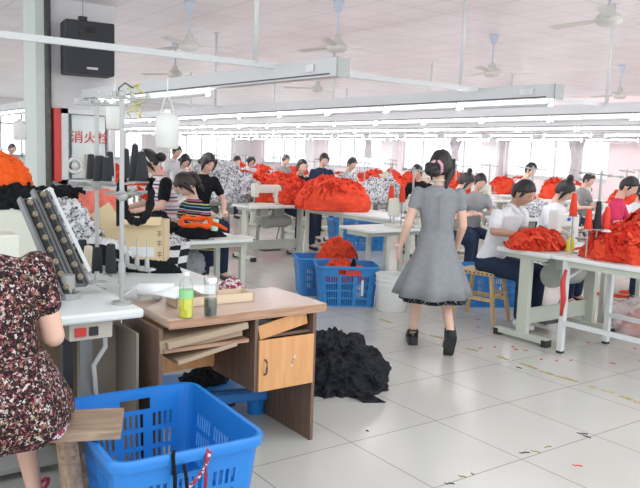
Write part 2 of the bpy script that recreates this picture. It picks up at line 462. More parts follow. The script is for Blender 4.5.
# column with trim strip and pipe
b = new_bm(); bx(b, 2.88, 3.83, 10.7, 11.3, 0, CZ); struct('wall_column', b, M['column'])
b = new_bm(); bx(b, 2.68, 2.80, 10.62, 11.3, 0, CZ); struct('trim_1', b, M['strip'])
b = new_bm(); add_cyl(b, (2.84, 10.62, 0), (2.84, 10.62, CZ), .045); tag(obj('drain_pipe', b, M['pipe'], smooth=True), 'dark grimy vertical pipe along left edge of white column', 'pipe')
b = new_bm(); bx(b, 19.55, XF, 11.2, 11.8, 0, CZ); struct('trim_2', b, M['wallpink'])
for y in (17.4, 22.9, 28.5):
    b = new_bm(); bx(b, XF-.3, XF, y-.35, y+.35, 0, CZ); struct('trim_%d' % (3+int(y/5)), b, M['wall'])
b = new_bm(); bx(b, XF-.03, XF, 11.9, 12.02, 1.55, 1.67); tag(obj('wall_socket', b, M['white_plastic'], bevel=.005), 'small white socket on pink wall right of windows', 'socket')

# fire hydrant cabinet on column
def text(body, size, m, parent, loc, rot=(PI/2, 0, 0), name='lettering', ext=.002, align='CENTER'):
    c = bpy.data.curves.new('t', 'FONT'); c.body = body; c.size = size; c.extrude = ext; c.align_x = align; c.resolution_u = 3
    o = bpy.data.objects.new('t', c); C.objects.link(o); bpy.context.view_layer.update()
    me = bpy.data.meshes.new_from_object(o.evaluated_get(bpy.context.evaluated_depsgraph_get()))
    bpy.data.objects.remove(o); me.materials.clear(); me.materials.append(m)
    o = bpy.data.objects.new(name, me); C.objects.link(o); o.parent = parent; o.location = loc; o.rotation_euler = rot
    return o
t = thing('fire_hydrant_cabinet', 'white framed fire hydrant cabinet with red Chinese characters on its door, hung on column', 'cabinet', (3.35, 10.7, 0))
z0, z1, hw = 1.02, 2.08, .36
b = new_bm(); bx(b, -hw, hw, -.03, 0, z0, z1); obj('back_panel', b, mat('cabinet_interior', (.55, .70, .70), .4), t)
b = new_bm()
for a in ((-hw, -hw+.09, z0, z1), (hw-.05, hw, z0, z1), (-hw, hw, z1-.07, z1), (-hw, hw, z0, z0+.06)): bx(b, a[0], a[1], -.20, 0, a[2], a[3])
obj('cabinet_frame', b, M['white_metal'], t)
b = new_bm(); bx(b, -hw-.09, -hw, -.17, 0, z0+.03, z1); obj('red_side_strip', b, M['red_paint'], t)
b = new_bm(); bx(b, -hw+.16, hw-.08, -.13, -.12, z0+.08, z1-.08); obj('door_glass', b, mat('door_pane', (.66, .72, .70), .15), t)
text('消火栓', .19, M['red_paint'], t, (.06, -.14, 1.62))
b = new_bm(); add_tube(b, [(-.17+.1*math.cos(a), -.15, 1.28+.1*math.sin(a)) for a in [i*PI/6 for i in range(12)]], .025, 8, True); add_cyl(b, (-.17, -.17, 1.28), (-.17, -.12, 1.28), .05)
obj('coiled_hose', b, M['white_plastic'], t, smooth=True)
b = new_bm()
for q in (-.02, .05, .12): bx(b, q, q+.02, -.16, -.14, 1.1, 1.45)
obj('hose_rack_bar', b, M['cone_core'], t)

# wall speaker
t = thing('loudspeaker', 'black box loudspeaker hanging from ceiling in front of white column', 'speaker', (3.33, 10.42, 2.55), R_(-6))
b = new_bm(); bx(b, -.33, .33, -.2, .2, 0, .72)
obj('cabinet', b, M['speaker'], t, bevel=.015)
b = new_bm(); bx(b, -.15, .12, -.215, -.2, .53, .66); obj('horn', b, M['black'], t)
b = new_bm(); bx(b, -.08, .06, -.22, -.21, .56, .63); obj('horn_throat', b, mat('horn_dark', (.006, .006, .007), .6), t)
b = new_bm(); bx(b, -.05, .10, -.206, -.2, .07, .10); obj('badge', b, M['white_metal'], t)
b = new_bm(); bx(b, -.345, -.33, -.05, .02, .42, .5); obj('side_handle', b, M['black'], t)
b = new_bm(); bx(b, -.12, -.01, -.05, .05, .72, .80); obj('bracket', b, M['black'], t)
b = new_bm(); add_cyl(b, (-.06, 0, .80), (-.06, 0, CZ-2.55), .008); obj('suspension_wire', b, M['galv'], t)

# ------------------------------------------------------------------ overhead troughs
ZT = 2.2
def trough(x, y0, y1, label, tubes, first=False, rz=0):
    t = thing('lighting_trough', label, 'light trough', (x, y0, ZT), R_(rz)); L_ = y1-y0
    b = new_bm(); bx(b, -.05, .05, 0, L_, .0, .14); bx(b, -.055, .055, 0, L_, -.012, .0); obj('channel', b, M['white_metal'], t)
    b = new_bm(); bx(b, -.065, .065, -.02, .0, -.02, .135); obj('end_cap', b, M['galv'], t)
    b = new_bm(); bx(b, -.054, -.0505, .1, L_-.1, .004, .016); obj('bus_slot', b, M['dark_metal'], t)
    for a, c in tubes:
        o = bpy.data.objects.new('lamp_tube', tube_me); C.objects.link(o); o.parent = t
        o.location = (-.02, a, -.06); o.scale = (1, (c-a)/1.2, 1)
    n = 0
    for q in ([.25, .32] if not first else [.3]):
        b = new_bm(); bx(b, -.068, -.06, q, q+.1, .04, .10); obj('socket', b, M['white_plastic'], t)
    return t
b = new_bm(); add_cyl(b, (0, .03, 0), (0, 1.17, 0), .023, seg=10); b2 = [f for f in b.faces]
for f in b.faces: f.material_index = 0
n0 = len(b.faces)
for q in (0, 1.17): bx(b, -.02, .02, q, q+.03, -.02, .06)
b.faces.ensure_lookup_table()
for f in b.faces[n0:]: f.material_index = 1
tmp = obj('lamp_tube', b, [M['tube'], M['white_metal']]); tube_me = tmp.data; bpy.data.objects.remove(tmp)
def runs(a, c, gap=.06): 
    out = []; y = a
    while y+1.2 <= c: out.append((y, y+1.2)); y += 1.2+gap
    return out
trough(3.58, 4.77, 10.3, 'nearest overhead light trough, ending beside the loudspeaker on the left', runs(2.1, 5.5)[:2] + [(4.0, 5.1)], True, 3.4)
trough(3.36, 12.2, 24, 'distant light trough left of the white column, in line with the nearest', runs(.2, 11.6))
trough(6.17, 4.63, 24, 'second light trough, its blunt end right of image centre top', runs(.05, 19), rz=.7)
for x, y0, lb in ((8.5, 2.6, 'third light trough running to the right image edge'), (11.1, 1.5, 'fourth light trough beyond the second one'),
                  (13.7, 1.5, 'fifth light trough just above the window tops'), (16.3, 2, 'sixth and farthest light trough before the windows')):
    trough(x, y0, 30, lb, runs(.1, 30-y0-.2, .35 if x > 12 else .06))
# cross rails and their drop rods
def rail(y, x0, x1, xs, label, r=.022, zr=2.325):
    t = thing('support_rail', label, 'support rail', (x0, y, zr))
    b = new_bm(); bx(b, 0, x1-x0, -.02, .02, -.025, .025); obj('rail_bar', b, M['white_metal'], t)
    for x in xs:
        b = new_bm(); add_cyl(b, (x-x0, 0, 0), (x-x0, 0, CZ-zr), r, seg=12); obj('drop_rod', b, M['white_metal'], t, smooth=True)
        b = new_bm(); bx(b, x-x0-.05, x-x0+.05, -.05, .05, CZ-zr-.01, CZ-zr); obj('ceiling_flange', b, M['white_metal'], t)
rail(5.65, -.5, 9.3, (3.28, 5.85, 8.55), 'nearest white crossing rail with hanging rods, passing in front of loudspeaker')
rail(11.6, 3.9, 19, (5.95, 8.5, 11.1, 13.7), 'second white crossing rail farther into the hall')
rail(18, 2, 19, (5.95, 8.5, 11.1, 13.7), 'third white crossing rail far into the hall')
rail(6.4, 9.6, 19, (11.1, 13.7), 'white crossing rail at right beyond the third trough')

# ceiling fans
def make_fan(label, loc, rz):
    t = thing('ceiling_fan', label, 'ceiling fan', loc, rz)
    b = new_bm(); add_lathe(b, [(.02, -.16), (.05, -.12), (.075, -.03), (.075, 0)]); obj('canopy', b, M['fan_blue'], t, smooth=True)
    b = new_bm(); add_cyl(b, (0, 0, -.5), (0, 0, -.1), .014); obj('rod', b, M['fan_blue'], t)
    b = new_bm(); add_lathe(b, [(.03, -.68), (.10, -.67), (.145, -.62), (.13, -.57), (.07, -.53), (.045, -.46), (.03, -.44)]); obj('motor', b, M['fan'], t, smooth=True)
    for k in range(3):
        b = new_bm(); a = k*2*PI/3
        vs = [(.1, -.03), (.25, -.055), (.72, -.07), (.74, .05), (.25, .045), (.1, .03)]
        f = [b.verts.new((x, y, -.60+y*.15)) for x, y in vs]; b.faces.new(f)
        o = obj('blade', b, M['fan'], t, solid=.008); o.rotation_euler = (0, 0, a)
    return t
fan = make_fan('ceiling fan above the end of the nearest trough', (5.9, 8.0, CZ), R_(-20))
for loc, rz, lb in (((9.3, 8.3, CZ), -35, 'ceiling fan above the blunt end of the second trough'),
                    ((13.9, 8.9, CZ), -35, 'small ceiling fan near the right image edge'),
                    ((4.45, 9.5, CZ), -20, 'ceiling fan at top left above a bright round lamp'),
                    ((7.1, 4.75, CZ+.1), -30, 'ceiling fan cut off by the top right image edge'),
                    ((5.9, 13.2, CZ), 5, 'faint ceiling fan left of the hanging rods'),
                    ((9.3, 13.3, CZ), 30, 'faint ceiling fan right of centre above the second trough')):
    dup(fan, loc, R_(rz), lb)
t = thing('bulb_lamp', 'bright white round lamp at the top edge under ceiling', 'lamp', (3.9, 8.1, CZ))
b = new_bm(); add_ball(b, (0, 0, -.1), .085, sub=3); obj('globe', b, M['bulb'], t, smooth=True)
b = new_bm(); add_cyl(b, (0, 0, -.03), (0, 0, 0), .04); obj('lamp_base', b, M['white_metal'], t)

# ------------------------------------------------------------------ cloth heaps
def heap(name, label, cat, loc, rx, ry, h, m, seed=0, rot=0, n=64, rough=.8, fold=6., flat=2.2, strips=0, m2=None, edge=None, group=None):
    b = new_bm(); vs = []; off = V((seed*7.3, seed*3.1, seed*1.7)); rings = n//2; pw = 2/flat
    sz = (rx+ry)/2; fr_ = fold/6
    def surf(r, a):
        """r 0 top .. 1 rim: rounded dome pushed in and out along its normal by cloth-like creases"""
        th = r*PI/2; s, co_ = math.sin(th)**.9, max(0, math.cos(th))**pw
        ca, sa = math.cos(a), math.sin(a)
        lo = 1 + .13*noise.noise(V((ca*1.2, sa*1.2, 0))+off) + .06*noise.noise(V((ca*3, sa*3, r*2))+off)
        lz = 1 + .22*noise.noise(V((ca*s*1.3, sa*s*1.3, 3))+off)
        p = V((rx*s*ca*lo, ry*s*sa*lo, h*co_*lz*.93))
        q = V((ca*s, sa*s, co_*h/sz))*2.6*fr_ + off
        w_ = V((noise.noise(q*.8), noise.noise(q*.8+V((5, 5, 5))), noise.noise(q*.8+V((9, 1, 4)))))*.9
        q = q+w_
        d = abs(noise.noise(q))*1.1 + abs(noise.noise(q*2.2+V((3, 1, 2))))*.75 + abs(noise.noise(q*4.6))*.45 + abs(noise.noise(q*9))*.2 - .42
        nr = V((ca*s/max(rx, .01), sa*s/max(ry, .01), co_/max(h, .01))).normalized()
        amp = min(sz, max(h, sz*.4))*.42*rough
        p = p + nr*d*amp
        p.z = max(.004, p.z)
        return p
    def hgt(r, x, y): return surf(min(.98, 2/PI*math.asin(min(1, r)**1.1)), math.atan2(y/ry, x/rx)).z
    c0 = b.verts.new(surf(0, 0))
    for i in range(1, rings+1):
        r = i/rings; row = []
        for k_ in range(n):
            p = surf(r, 2*PI*k_/n)
            if i == rings: p.z = 0
            row.append(b.verts.new(p))
        vs.append(row)
    for k_ in range(n): b.faces.new((c0, vs[0][k_], vs[0][(k_+1) % n]))
    for A, B in zip(vs, vs[1:]):
        for k_ in range(n): b.faces.new((A[k_], B[k_], B[(k_+1) % n], A[(k_+1) % n]))
    b.faces.new(vs[-1][::-1])
    rnd = random.Random(seed)
    base_n = len(b.faces)
    for s in range(strips):
        a = rnd.random()*2*PI; r = rnd.random()**.6*.92
        x = rx*r*math.cos(a); y = ry*r*math.sin(a); d = rnd.random()*2*PI
        L_ = rnd.uniform(.10, .26); W_ = rnd.uniform(.03, .08); ph = rnd.random()*6
        prev = None
        for j in range(9):
            s_ = j/8; px = x+math.cos(d)*(s_-.5)*L_ + .02*math.sin(ph+s_*5); py = y+math.sin(d)*(s_-.5)*L_+ .02*math.cos(ph+s_*6)
            rr = math.hypot(px/rx, py/ry)
            z = max(.008, hgt(rr, px, py) if rr < 1 else .008) + .012 + .022*abs(math.sin(ph+s_*6))
            nx, ny = -math.sin(d)*W_/2, math.cos(d)*W_/2
            row = [b.verts.new((px-nx, py-ny, max(.005, z-.012))), b.verts.new((px-nx*.2, py-ny*.2, z+.012)), b.verts.new((px+nx, py+ny, max(.005, z-.008)))]
            if prev:
                for q in (0, 1):
                    f = b.faces.new((prev[q], prev[q+1], row[q+1], row[q]))
                    if m2: f.material_index = 1 if s % 2 else 0
            prev = row
    o = obj(name, b, [m, m2] if m2 else m, smooth=True); o.location = loc; o.rotation_euler = (0, 0, rot)
    o['label'] = label; o['category'] = cat
    if group: o['group'] = group
    return o

# ------------------------------------------------------------------ crates
def crate_body(bm, w_, l_, h, taper=.88, rc=.05, hole=(.014, .012), rows=4, z_lo=.04, z_hi=.80, gap_rows=.25, handles=True, groups=3):
    """rounded-rect wall panels with slot holes; local z=0..h, top size w_ x l_"""
    def side(n_len):
        # returns list of (t0,t1,is_hole) along a straight side of length n_len
        out = []; pos = 0; g = groups; margin = .035; span = (n_len - margin*(g+1))/g; cnt = max(2, int(span/(hole[0]+hole[1]))); st = span/cnt
        for gi in range(g):
            out.append((pos, pos+margin, False, gi)); pos += margin
            for c_ in range(cnt):
                out.append((pos, pos+st*.55, True, gi)); out.append((pos+st*.55, pos+st, False, gi)); pos += st
        out.append((pos, n_len, False, g-1)); return out
    hx, hy = w_/2, l_/2; P = []
    sides = [((-hx+rc, -hy), (1, 0), 2*(hx-rc)), ((hx, -hy+rc), (0, 1), 2*(hy-rc)), ((hx-rc, hy), (-1, 0), 2*(hx-rc)), ((-hx, hy-rc), (0, -1), 2*(hy-rc))]
    cs = [((hx-rc, -hy+rc), -PI/2), ((hx-rc, hy-rc), 0), ((-hx+rc, hy-rc), PI/2), ((-hx+rc, -hy+rc), PI)]
    for si, (p, d, n_) in enumerate(sides):
        for (a, c_, hl, gi) in side(n_): P.append(((p[0]+d[0]*a, p[1]+d[1]*a), hl, gi == groups//2 and si % 2 == 0))
        (cx, cy), a0 = cs[si]
        P.append(((p[0]+d[0]*n_, p[1]+d[1]*n_), False, False))
        for q in range(1, 4): P.append(((cx+rc*math.cos(a0+PI/2*q/4), cy+rc*math.sin(a0+PI/2*q/4)), False, False))
    zs = [0]; rowh = []; 
    z = z_lo*h; zs.append(z); rowh.append('s'); rh = (z_hi-z_lo)*h/rows
    for r in range(rows):
        zs.append(z+rh*(1-gap_rows)); rowh.append('h'); zs.append(z+rh); rowh.append('s'); z += rh
    top_a = h*.955
    zs.append(top_a); rowh.append('t'); zs.append(h); rowh.append('s')
    grid = []
    for z in zs:
        s = taper + (1-taper)*z/h
        grid.append([bm.verts.new((p[0]*s, p[1]*s, z)) for p, _, _ in P])
    n = len(P)
    for i, kd in enumerate(rowh):
        for k_ in range(n):
            hl = P[k_][1]; mid = P[k_][2]
            if kd == 'h' and hl: continue
            if kd == 't' and mid and handles: 
                continue
            bm.faces.new((grid[i][k_], grid[i][(k_+1) % n], grid[i+1][(k_+1) % n], grid[i+1][k_]))
    # floor of the crate with slots
    s = taper; nb = 12
    for i in range(nb):
        y0 = -hy*s + .03+(l_*s-.06)*i/nb; y1 = y0+(l_*s-.06)/nb*.6
        v = [bm.verts.new(q) for q in ((-hx*s+.005, y0, .01), (hx*s-.005, y0, .01), (hx*s-.005, y1, .01), (-hx*s+.005, y1, .01))]; bm.faces.new(v)
    for x in (-hx*s, -.03, hx*s-.05):
        v = [bm.verts.new(q) for q in ((x, -hy*s+.01, .012), (x+.05, -hy*s+.01, .012), (x+.05, hy*s-.01, .012), (x, hy*s-.01, .012))]; bm.faces.new(v)
    return [p for p, _, _ in P]

def make_crate(label, loc, rz, w_, l_, h, m, rows=4, rim=.016, group=None, **kw):
    t = thing('plastic_crate', label, 'crate', loc, rz, group)
    b = new_bm(); P = crate_body(b, w_, l_, h, rows=rows, **kw)
    bmesh.ops.remove_doubles(b, verts=b.verts[:], dist=1e-5)
    obj('basket_wall', b, m, t, solid=.006)
    b = new_bm(); r_ = rim
    prof = [(-.004, -.03), (.012, -.03), (.018, -.006), (.012, .006), (-.002, .004)]
    rings = []
    n = len(P)
    for k_ in range(n):
        a, c_, d = V((*P[k_-1], 0)), V((*P[k_], 0)), V((*P[(k_+1) % n], 0))
        tn = (d-a); tn.normalize(); nr = V((tn.y, -tn.x, 0))
        rings.append([b.verts.new(c_ + nr*pr[0]*r_/.016 + V((0, 0, h+pr[1]*r_/.016))) for pr in prof])
    for k_ in range(n):
        A, B = rings[k_], rings[(k_+1) % n]
        for q in range(len(prof)): b.faces.new((A[q], A[(q+1) % len(prof)], B[(q+1) % len(prof)], B[q]))
    obj('rim', b, m, t, smooth=True, angle=60)
    return t

# ------------------------------------------------------------------ place finder: image point at a given distance -> world point
def at(px, py, D): return V((0, 0, 1.55)) + (Fv*F_PX + Rv*(px-320) - Uv*(py-244))*(D/F_PX)

def pl(px, py, z):
    d = at(px, py, 1)-V((0, 0, 1.55)); return V((0, 0, 1.55))+d*((z-1.55)/d.z)
def pin(stand, loc, rz, p):
    b = new_bm(); add_cyl(b, (0, 0, TH-p.z), (0, 0, 0), .006); add_cyl(b, (0, 0, -.006), (0, 0, 0), .04); add_cyl(b, (0, 0, 0), (0, 0, .1), .004); o = obj('cone_pin', b, M['galv'], stand)
    o.location = Matrix.Rotation(-rz, 4, 'Z') @ (p-V(loc)); o.location.z = p.z-TH
# ------------------------------------------------------------------ tables and machines
TH = .80
def make_sewing_table(label, loc, rz=0, group=None):
    t = thing('sewing_table', label, 'table', loc, rz, group)
    b = new_bm(); bx(b, -.55, .55, -.28, .28, TH-.04, TH); obj('tabletop', b, M['table'], t, bevel=.008)
    for s in (-1, 1):
        b = new_bm(); bx(b, s*.48-.025, s*.48+.025, -.06, .05, .06, TH-.05); bx(b, s*.48-.03, s*.48+.03, -.2, .2, TH-.08, TH-.04)
        o = obj('leg', b, M['frame'], t, bevel=.004)
        b = new_bm(); bx(b, s*.48-.035, s*.48+.035, -.28, .28, .025, .07); obj('foot', b, M['frame'], o, bevel=.004)
        for q in (-.26, .26):
            b = new_bm(); bx(b, s*.48-.038, s*.48+.038, q-.025, q+.025, 0, .06); obj('foot_pad', b, M['black'], o)
    b = new_bm(); bx(b, -.48, .48, .02, .045, .13, .27); obj('stretcher', b, M['frame'], t)
    b = new_bm(); add_cyl(b, (-.1, -.02, .55), (.22, -.02, .55), .09, seg=20); add_cyl(b, (-.17, -.02, .55), (-.1, -.02, .55), .105, seg=20)
    add_cyl(b, (.22, -.02, .55), (.28, -.02, .55), .07); bx(b, -.02, .12, -.06, .02, .62, .77)
    obj('motor', b, M['motor'], t, smooth=True, angle=40)
    b = new_bm(); bx(b, -.15, .15, .0, .22, .10, .12); add_cyl(b, (.1, .1, .11), (.12, 0, .5), .008); obj('pedal', b, M['dark_metal'], t)
    b = new_bm(); bx(b, -.34, -.2, -.2, -.12, .64, .76); obj('switch_box', b, M['motor'], t)
    return t

def make_machine(label, loc, rz=0, group=None):
    t = thing('sewing_machine', label, 'sewing machine', loc, rz, group)
    b = new_bm(); bx(b, -.25, .25, -.09, .09, 0, .025); obj('bed', b, M['machine'], t, bevel=.004)
    b = new_bm(); bx(b, .12, .23, -.065, .065, .02, .27); bx(b, -.19, .22, -.05, .05, .17, .29); bx(b, -.24, -.15, -.055, .055, .11, .31)
    obj('arm', b, M['machine'], t, bevel=.018)
    b = new_bm(); add_cyl(b, (-.20, 0, .03), (-.20, 0, .12), .008); bx(b, -.215, -.185, -.02, .02, .028, .034); obj('needle_bar', b, M['steel'], t)
    b = new_bm(); add_lathe(b, [(.02, 0), (.06, .005), (.066, .02), (.06, .035), (.02, .04)], seg=18)
    o = obj('handwheel', b, M['dark_metal'], t, smooth=True); o.location = (.23, 0, .22); o.rotation_euler = (0, PI/2, 0)
    b = new_bm(); add_cyl(b, (-.10, .05, .24), (-.10, .065, .24), .018); add_cyl(b, (-.05, .05, .20), (-.05, .062, .20), .012); obj('tension_dial', b, M['steel'], t)
    return t

def make_stand(label, loc, rz=0, h=.62, group=None):
    t = thing('thread_stand', label, 'thread stand', loc, rz, group)
    b = new_bm(); add_cyl(b, (0, 0, 0), (0, 0, h), .011); add_cyl(b, (0, 0, 0), (0, 0, .02), .035); obj('post', b, M['galv'], t)
    b = new_bm(); add_cyl(b, (-.2, 0, h-.02), (.2, 0, h-.05), .006); add_cyl(b, (0, -.07, h-.03), (0, .07, h-.03), .005)
    for q in (-.18, -.08, .08, .18): add_cyl(b, (q, -.02, h-.035-q*.07), (q, .02, h-.035-q*.07), .012)
    obj('guide_arm', b, M['galv'], t)
    b = new_bm(); bx(b, -.17, .17, -.012, .012, .10, .115)
    for q in (-.14, -.05, .05, .14): add_cyl(b, (q, 0, .11), (q, 0, .125), .045, seg=16); add_cyl(b, (q, 0, .12), (q, 0, .24), .004)
    obj('spool_tray', b, M['galv'], t)
    return t

def make_cone(label, loc, m, h=.15, r=.03, group=None, top=.5):
    t = thing('thread_cone', label, 'thread cone', loc, 0, group)
    b = new_bm(); add_lathe(b, [(r*.9, 0), (r, .008), (r*top, h*.93), (r*top*.75, h*.96)], seg=16); obj('thread', b, m, t, smooth=True, angle=50)
    b = new_bm(); add_cyl(b, (0, 0, h*.95), (0, 0, h), r*top*.45, seg=10); obj('cone_core', b, M['cone_core'], t)
    return t

def make_long_table(label, x0, x1, y0, y1, h=TH, th=.03, legs=None, shelf=False, name='work_table', inset=.04):
    cx, cy = (x0+x1)/2, (y0+y1)/2; t = thing(name, label, 'table', (cx, cy, 0)); a, c = (x1-x0)/2, (y1-y0)/2
    b = new_bm(); bx(b, -a, a, -c, c, h-th, h); obj('tabletop', b, M['table'], t, bevel=.006)
    for sx in (-1, 1):
        for sy in (legs or (-1, 1)):
            b = new_bm(); bx(b, sx*(a-inset)-.022, sx*(a-inset)+.022, sy*(c-.12)-.022, sy*(c-.12)+.022, .01, h-th)
            o = obj('leg', b, M['white_metal'] if shelf else M['frame'], t)
            b = new_bm(); bx(b, sx*(a-inset)-.024, sx*(a-inset)+.024, sy*(c-.12)-.024, sy*(c-.12)+.024, 0, .02); obj('foot_pad', b, M['black'], o)
    b = new_bm(); bx(b, -a+.04, a-.04, -c+.1, -c+.13, h-th-.05, h-th); bx(b, -a+.04, a-.04, c-.13, c-.1, h-th-.05, h-th)
    bx(b, -a+.03, -a+.05, -c+.12, c-.12, h-th-.05, h-th); bx(b, a-.05, a-.03, -c+.12, c-.12, h-th-.05, h-th)
    obj('apron_frame', b, M['frame'], t)
    if shelf:
        
        for q in (-a+.0375, a-.0375): b = new_bm(); bx(b, q-.0175, q+.0175, -c+.12, c-.12, .24, .275); obj('lower_stretcher', b, M['white_metal'], t)
        b = new_bm(); add_cyl(b, (-a+.04, c-.13, .62), (a*.1, c-.13, h-.05), .014); obj('brace', b, M['white_metal'], t)
    return t

ORD = ['first', 'second', 'third', 'fourth', 'fifth', 'sixth', 'seventh', 'eighth', 'ninth', 'tenth', 'eleventh', 'twelfth', 'thirteenth', 'fourteenth']

# second row of tables (under the second trough)
tab = make_sewing_table('white sewing table with grey-green T leg that the man in white works at', (5.55, 4.0, 0))
make_long_table('pale table directly behind the walking woman, left of her skirt', 4.72, 5.85, 5.70, 6.25, inset=.33)
dup(tab, (5.68, 9.15, 0), 0, 'pale sewing table with cream machine and grey motor, right of the striped-shirt girl')
make_long_table('long white work table with red heap on its far end, beyond the blue crates', 5.9, 6.6, 6.35, 8.75)
make_long_table('white steel work table with low side rail at right edge, under the red garments', 4.98, 5.7, 2.3, 3.68, shelf=True)
make_long_table('white work table behind the right edge table, under the second red pile', 6.25, 6.95, 2.7, 4.15)

# machines on them
mach = make_machine('cream sewing machine on table right of the striped-shirt girl', (5.55, 9.15, TH), 0)
mm = make_machine('white overlock sewing machine with blue oval badge in front of the man', (5.55, 4.0, TH), R_(8))
for ch in mm.children:
    if ch.name.startswith(('arm', 'bed')): ch.data.materials[0] = M['machine_white']
mm.scale = (.8, .9, 1.1)
b = new_bm(); add_ball(b, (0, -.055, .235), (.045, .004, .016)); obj('oval_badge', b, M['brand_blue'], mm)
b = new_bm(); rnd = random.Random(4)
for i in range(9):
    p = [V((rnd.uniform(-.22, .05), -.05-rnd.random()*.05, rnd.uniform(.04, .16))) for _ in range(3)]; add_tube(b, [p[0], (p[0]+p[1])/2+V((0, -.03, .02)), p[1]], .005, 5)
obj('thread_guides', b, M['steel'], mm)
dup(mach, (5.45, 5.98, TH), R_(4), 'white-bodied sewing machine on table left of walking woman')

# ------------------------------------------------------------------ foreground machine table, rack and machine
t = thing('sewing_table', 'white foreground sewing table at left with black leg and red switch', 'table', (.65, 3.55, 0))
b = new_bm(); bx(b, -.75, .64, -.34, .40, TH-.045, TH); obj('tabletop', b, M['table'], t, bevel=.012)
b = new_bm(); bx(b, .30, .345, -.2, -.15, .0, TH-.045); obj('leg', b, M['black'], t)
b = new_bm(); bx(b, .41, .47, -.1, -.05, .0, TH-.045); obj('leg', b, M['galv'], t)
b = new_bm(); bx(b, -.6, -.55, -.1, -.05, .0, TH-.045); obj('leg', b, M['galv'], t)
b = new_bm(); bx(b, .30, .50, -.30, -.22, TH-.13, TH-.045); o = obj('switch_box', b, mat('switch_box_beige', (.55, .50, .42), .5), t, bevel=.004)
b = new_bm(); bx(b, .325, .375, -.31, -.30, TH-.11, TH-.07); obj('red_switch', b, M['led'], o)
b = new_bm(); bx(b, .39, .43, -.31, -.30, TH-.11, TH-.07); obj('black_switch', b, M['black'], o)
b = new_bm(); add_box(b, (.08, -.1, .62), (.22, .14, .26)); add_cyl(b, (-.1, -.05, .35), (-.1, .1, .35), .12); obj('motor', b, M['black'], t, bevel=.02)
b = new_bm(); add_tube(b, [(.48, -.25, .70), (.50, -.2, .6), (.46, -.15, .5), (.49, -.1, .3), (.44, -.1, .1)], .012); obj('cable', b, M['white_plastic'], t)
b = new_bm(); add_tube(b, [(-.1, -.1, .3), (.2, -.12, .22), (.5, -.1, .12)], .008); bx(b, -.3, .3, -.15, .2, .04, .06); obj('pedal', b, M['galv'], t)

# slanted multi-needle tension bank
t = thing('multi_needle_machine', 'multi-needle sewing machine with two slanted rows of round tension knobs, on foreground left table', 'sewing machine', (.98, 3.62, TH))
def bank(p_top, p_bot, wd, name):
    a, c = V(p_top), V(p_bot); d = (a-c); L_ = d.length; d.normalize()
    view = V((.35, -.9, .25)).normalized(); s = d.cross(view).normalized(); n_ = s.cross(d).normalized()
    if n_.y > 0: n_ = -n_; s = -s
    Rm = Matrix((s, d, n_)).transposed()
    b = new_bm(); add_box(b, (a+c)/2, (wd, L_, .02), Rm); add_box(b, (a+c)/2+s*wd*.46+n_*.012, (.012, L_, .025), Rm); add_box(b, (a+c)/2-s*wd*.46+n_*.012, (.012, L_, .025), Rm)
    o = obj(name, b, RM, t)
    b = new_bm(); add_box(b, (a+c)/2+n_*.012, (wd*.34, L_*.97, .012), Rm); obj('black_strip', b, M['black'], o)
    for k_ in range(8):
        p = c + d*L_*(k_+.5)/8 + n_*.02
        b = new_bm(); add_cyl(b, p, p+n_*.014, .016, .015, 16); add_cyl(b, p+n_*.014, p+n_*.024, .008, .006, 12)
        obj('tension_knob', b, [KN], o)
RM = mat('rail_grey', (.17, .175, .18), .4, metal=.3)
KN = mat('knob_bronze', (.42, .36, .27), .35, metal=.5, var=.3, vscale=60)
base = V((.98, 3.62, TH))
bank(at(25, 200, 3.75)-base, at(66, 296, 3.55)-base, .085, 'knob_rail')
bank(at(38, 192, 3.85)-base, at(80, 286, 3.65)-base, .085, 'knob_rail')
b = new_bm(); a_, c_ = at(51, 190, 3.9)-base, at(90, 272, 3.72)-base
add_cyl(b, a_, c_, .013, seg=4); add_cyl(b, at(24, 205, 3.78)-base, at(52, 190, 3.92)-base, .02, seg=4); obj('side_rail', b, M['white_metal'], t)
b = new_bm(); pb = at(68, 300, 3.6)-base; add_cyl(b, (pb.x, pb.y, 0), (pb.x, pb.y, .12), .035); add_cyl(b, (pb.x, pb.y, .0), (pb.x, pb.y, .03), .06)
obj('stem', b, M['galv'], t)
b = new_bm(); bx(b, -.42, -.16, -.05, .12, .0, .33); obj('machine_head', b, M['machine'], t, bevel=.01)
b = new_bm(); bx(b, -.13, -.03, -.22, -.05, 0, .10); obj('needle_block', b, M['black'], t, bevel=.01)

# two thread racks beside it
def rack(label, base, top_z, up_z, arm, low=True):
    t = thing('thread_rack', label, 'thread rack', base)
    h = top_z-base[2]
    b = new_bm(); add_cyl(b, (0, 0, 0), (0, 0, h), .0115, seg=14); add_cyl(b, (0, 0, .0), (0, 0, .012), .05); add_cyl(b, (0, 0, .1), (0, 0, .2), .017); obj('post', b, M['galv'], t, smooth=True, angle=40)
    b = new_bm(); add_cyl(b, (-.12, .02, h-.02), (.16, -.04, h-.01), .007)
    for q in (-.1, -.03, .05, .12): add_cyl(b, (q, .01-q*.2, h-.015), (q, .01-q*.2, h+.015), .012)
    add_ball(b, (0, 0, h), .022); obj('top_arm', b, M['galv'], t)
    u = up_z-base[2]
    b = new_bm(); a, c = arm
    add_tube(b, [(a[0], a[1], u-.015), (0, 0, u-.012), (c[0], c[1], u-.015)], .009)
    for q in (a, c): add_lathe(b, [(.05, u-.012), (.055, u-.004)], (q[0], q[1], 0), 18)
    add_ball(b, (0, 0, u-.02), .028); obj('upper_tray', b, M['galv'], t)
    return t
P2 = V((1.235, 3.36, TH)); P1 = at(97, 262, 4.1)
rkc = rack('thin steel thread rack at corner of white foreground table, holding hanging black band', P2, 1.80, 1.345, ((-.02, .02), (.14, .09)))
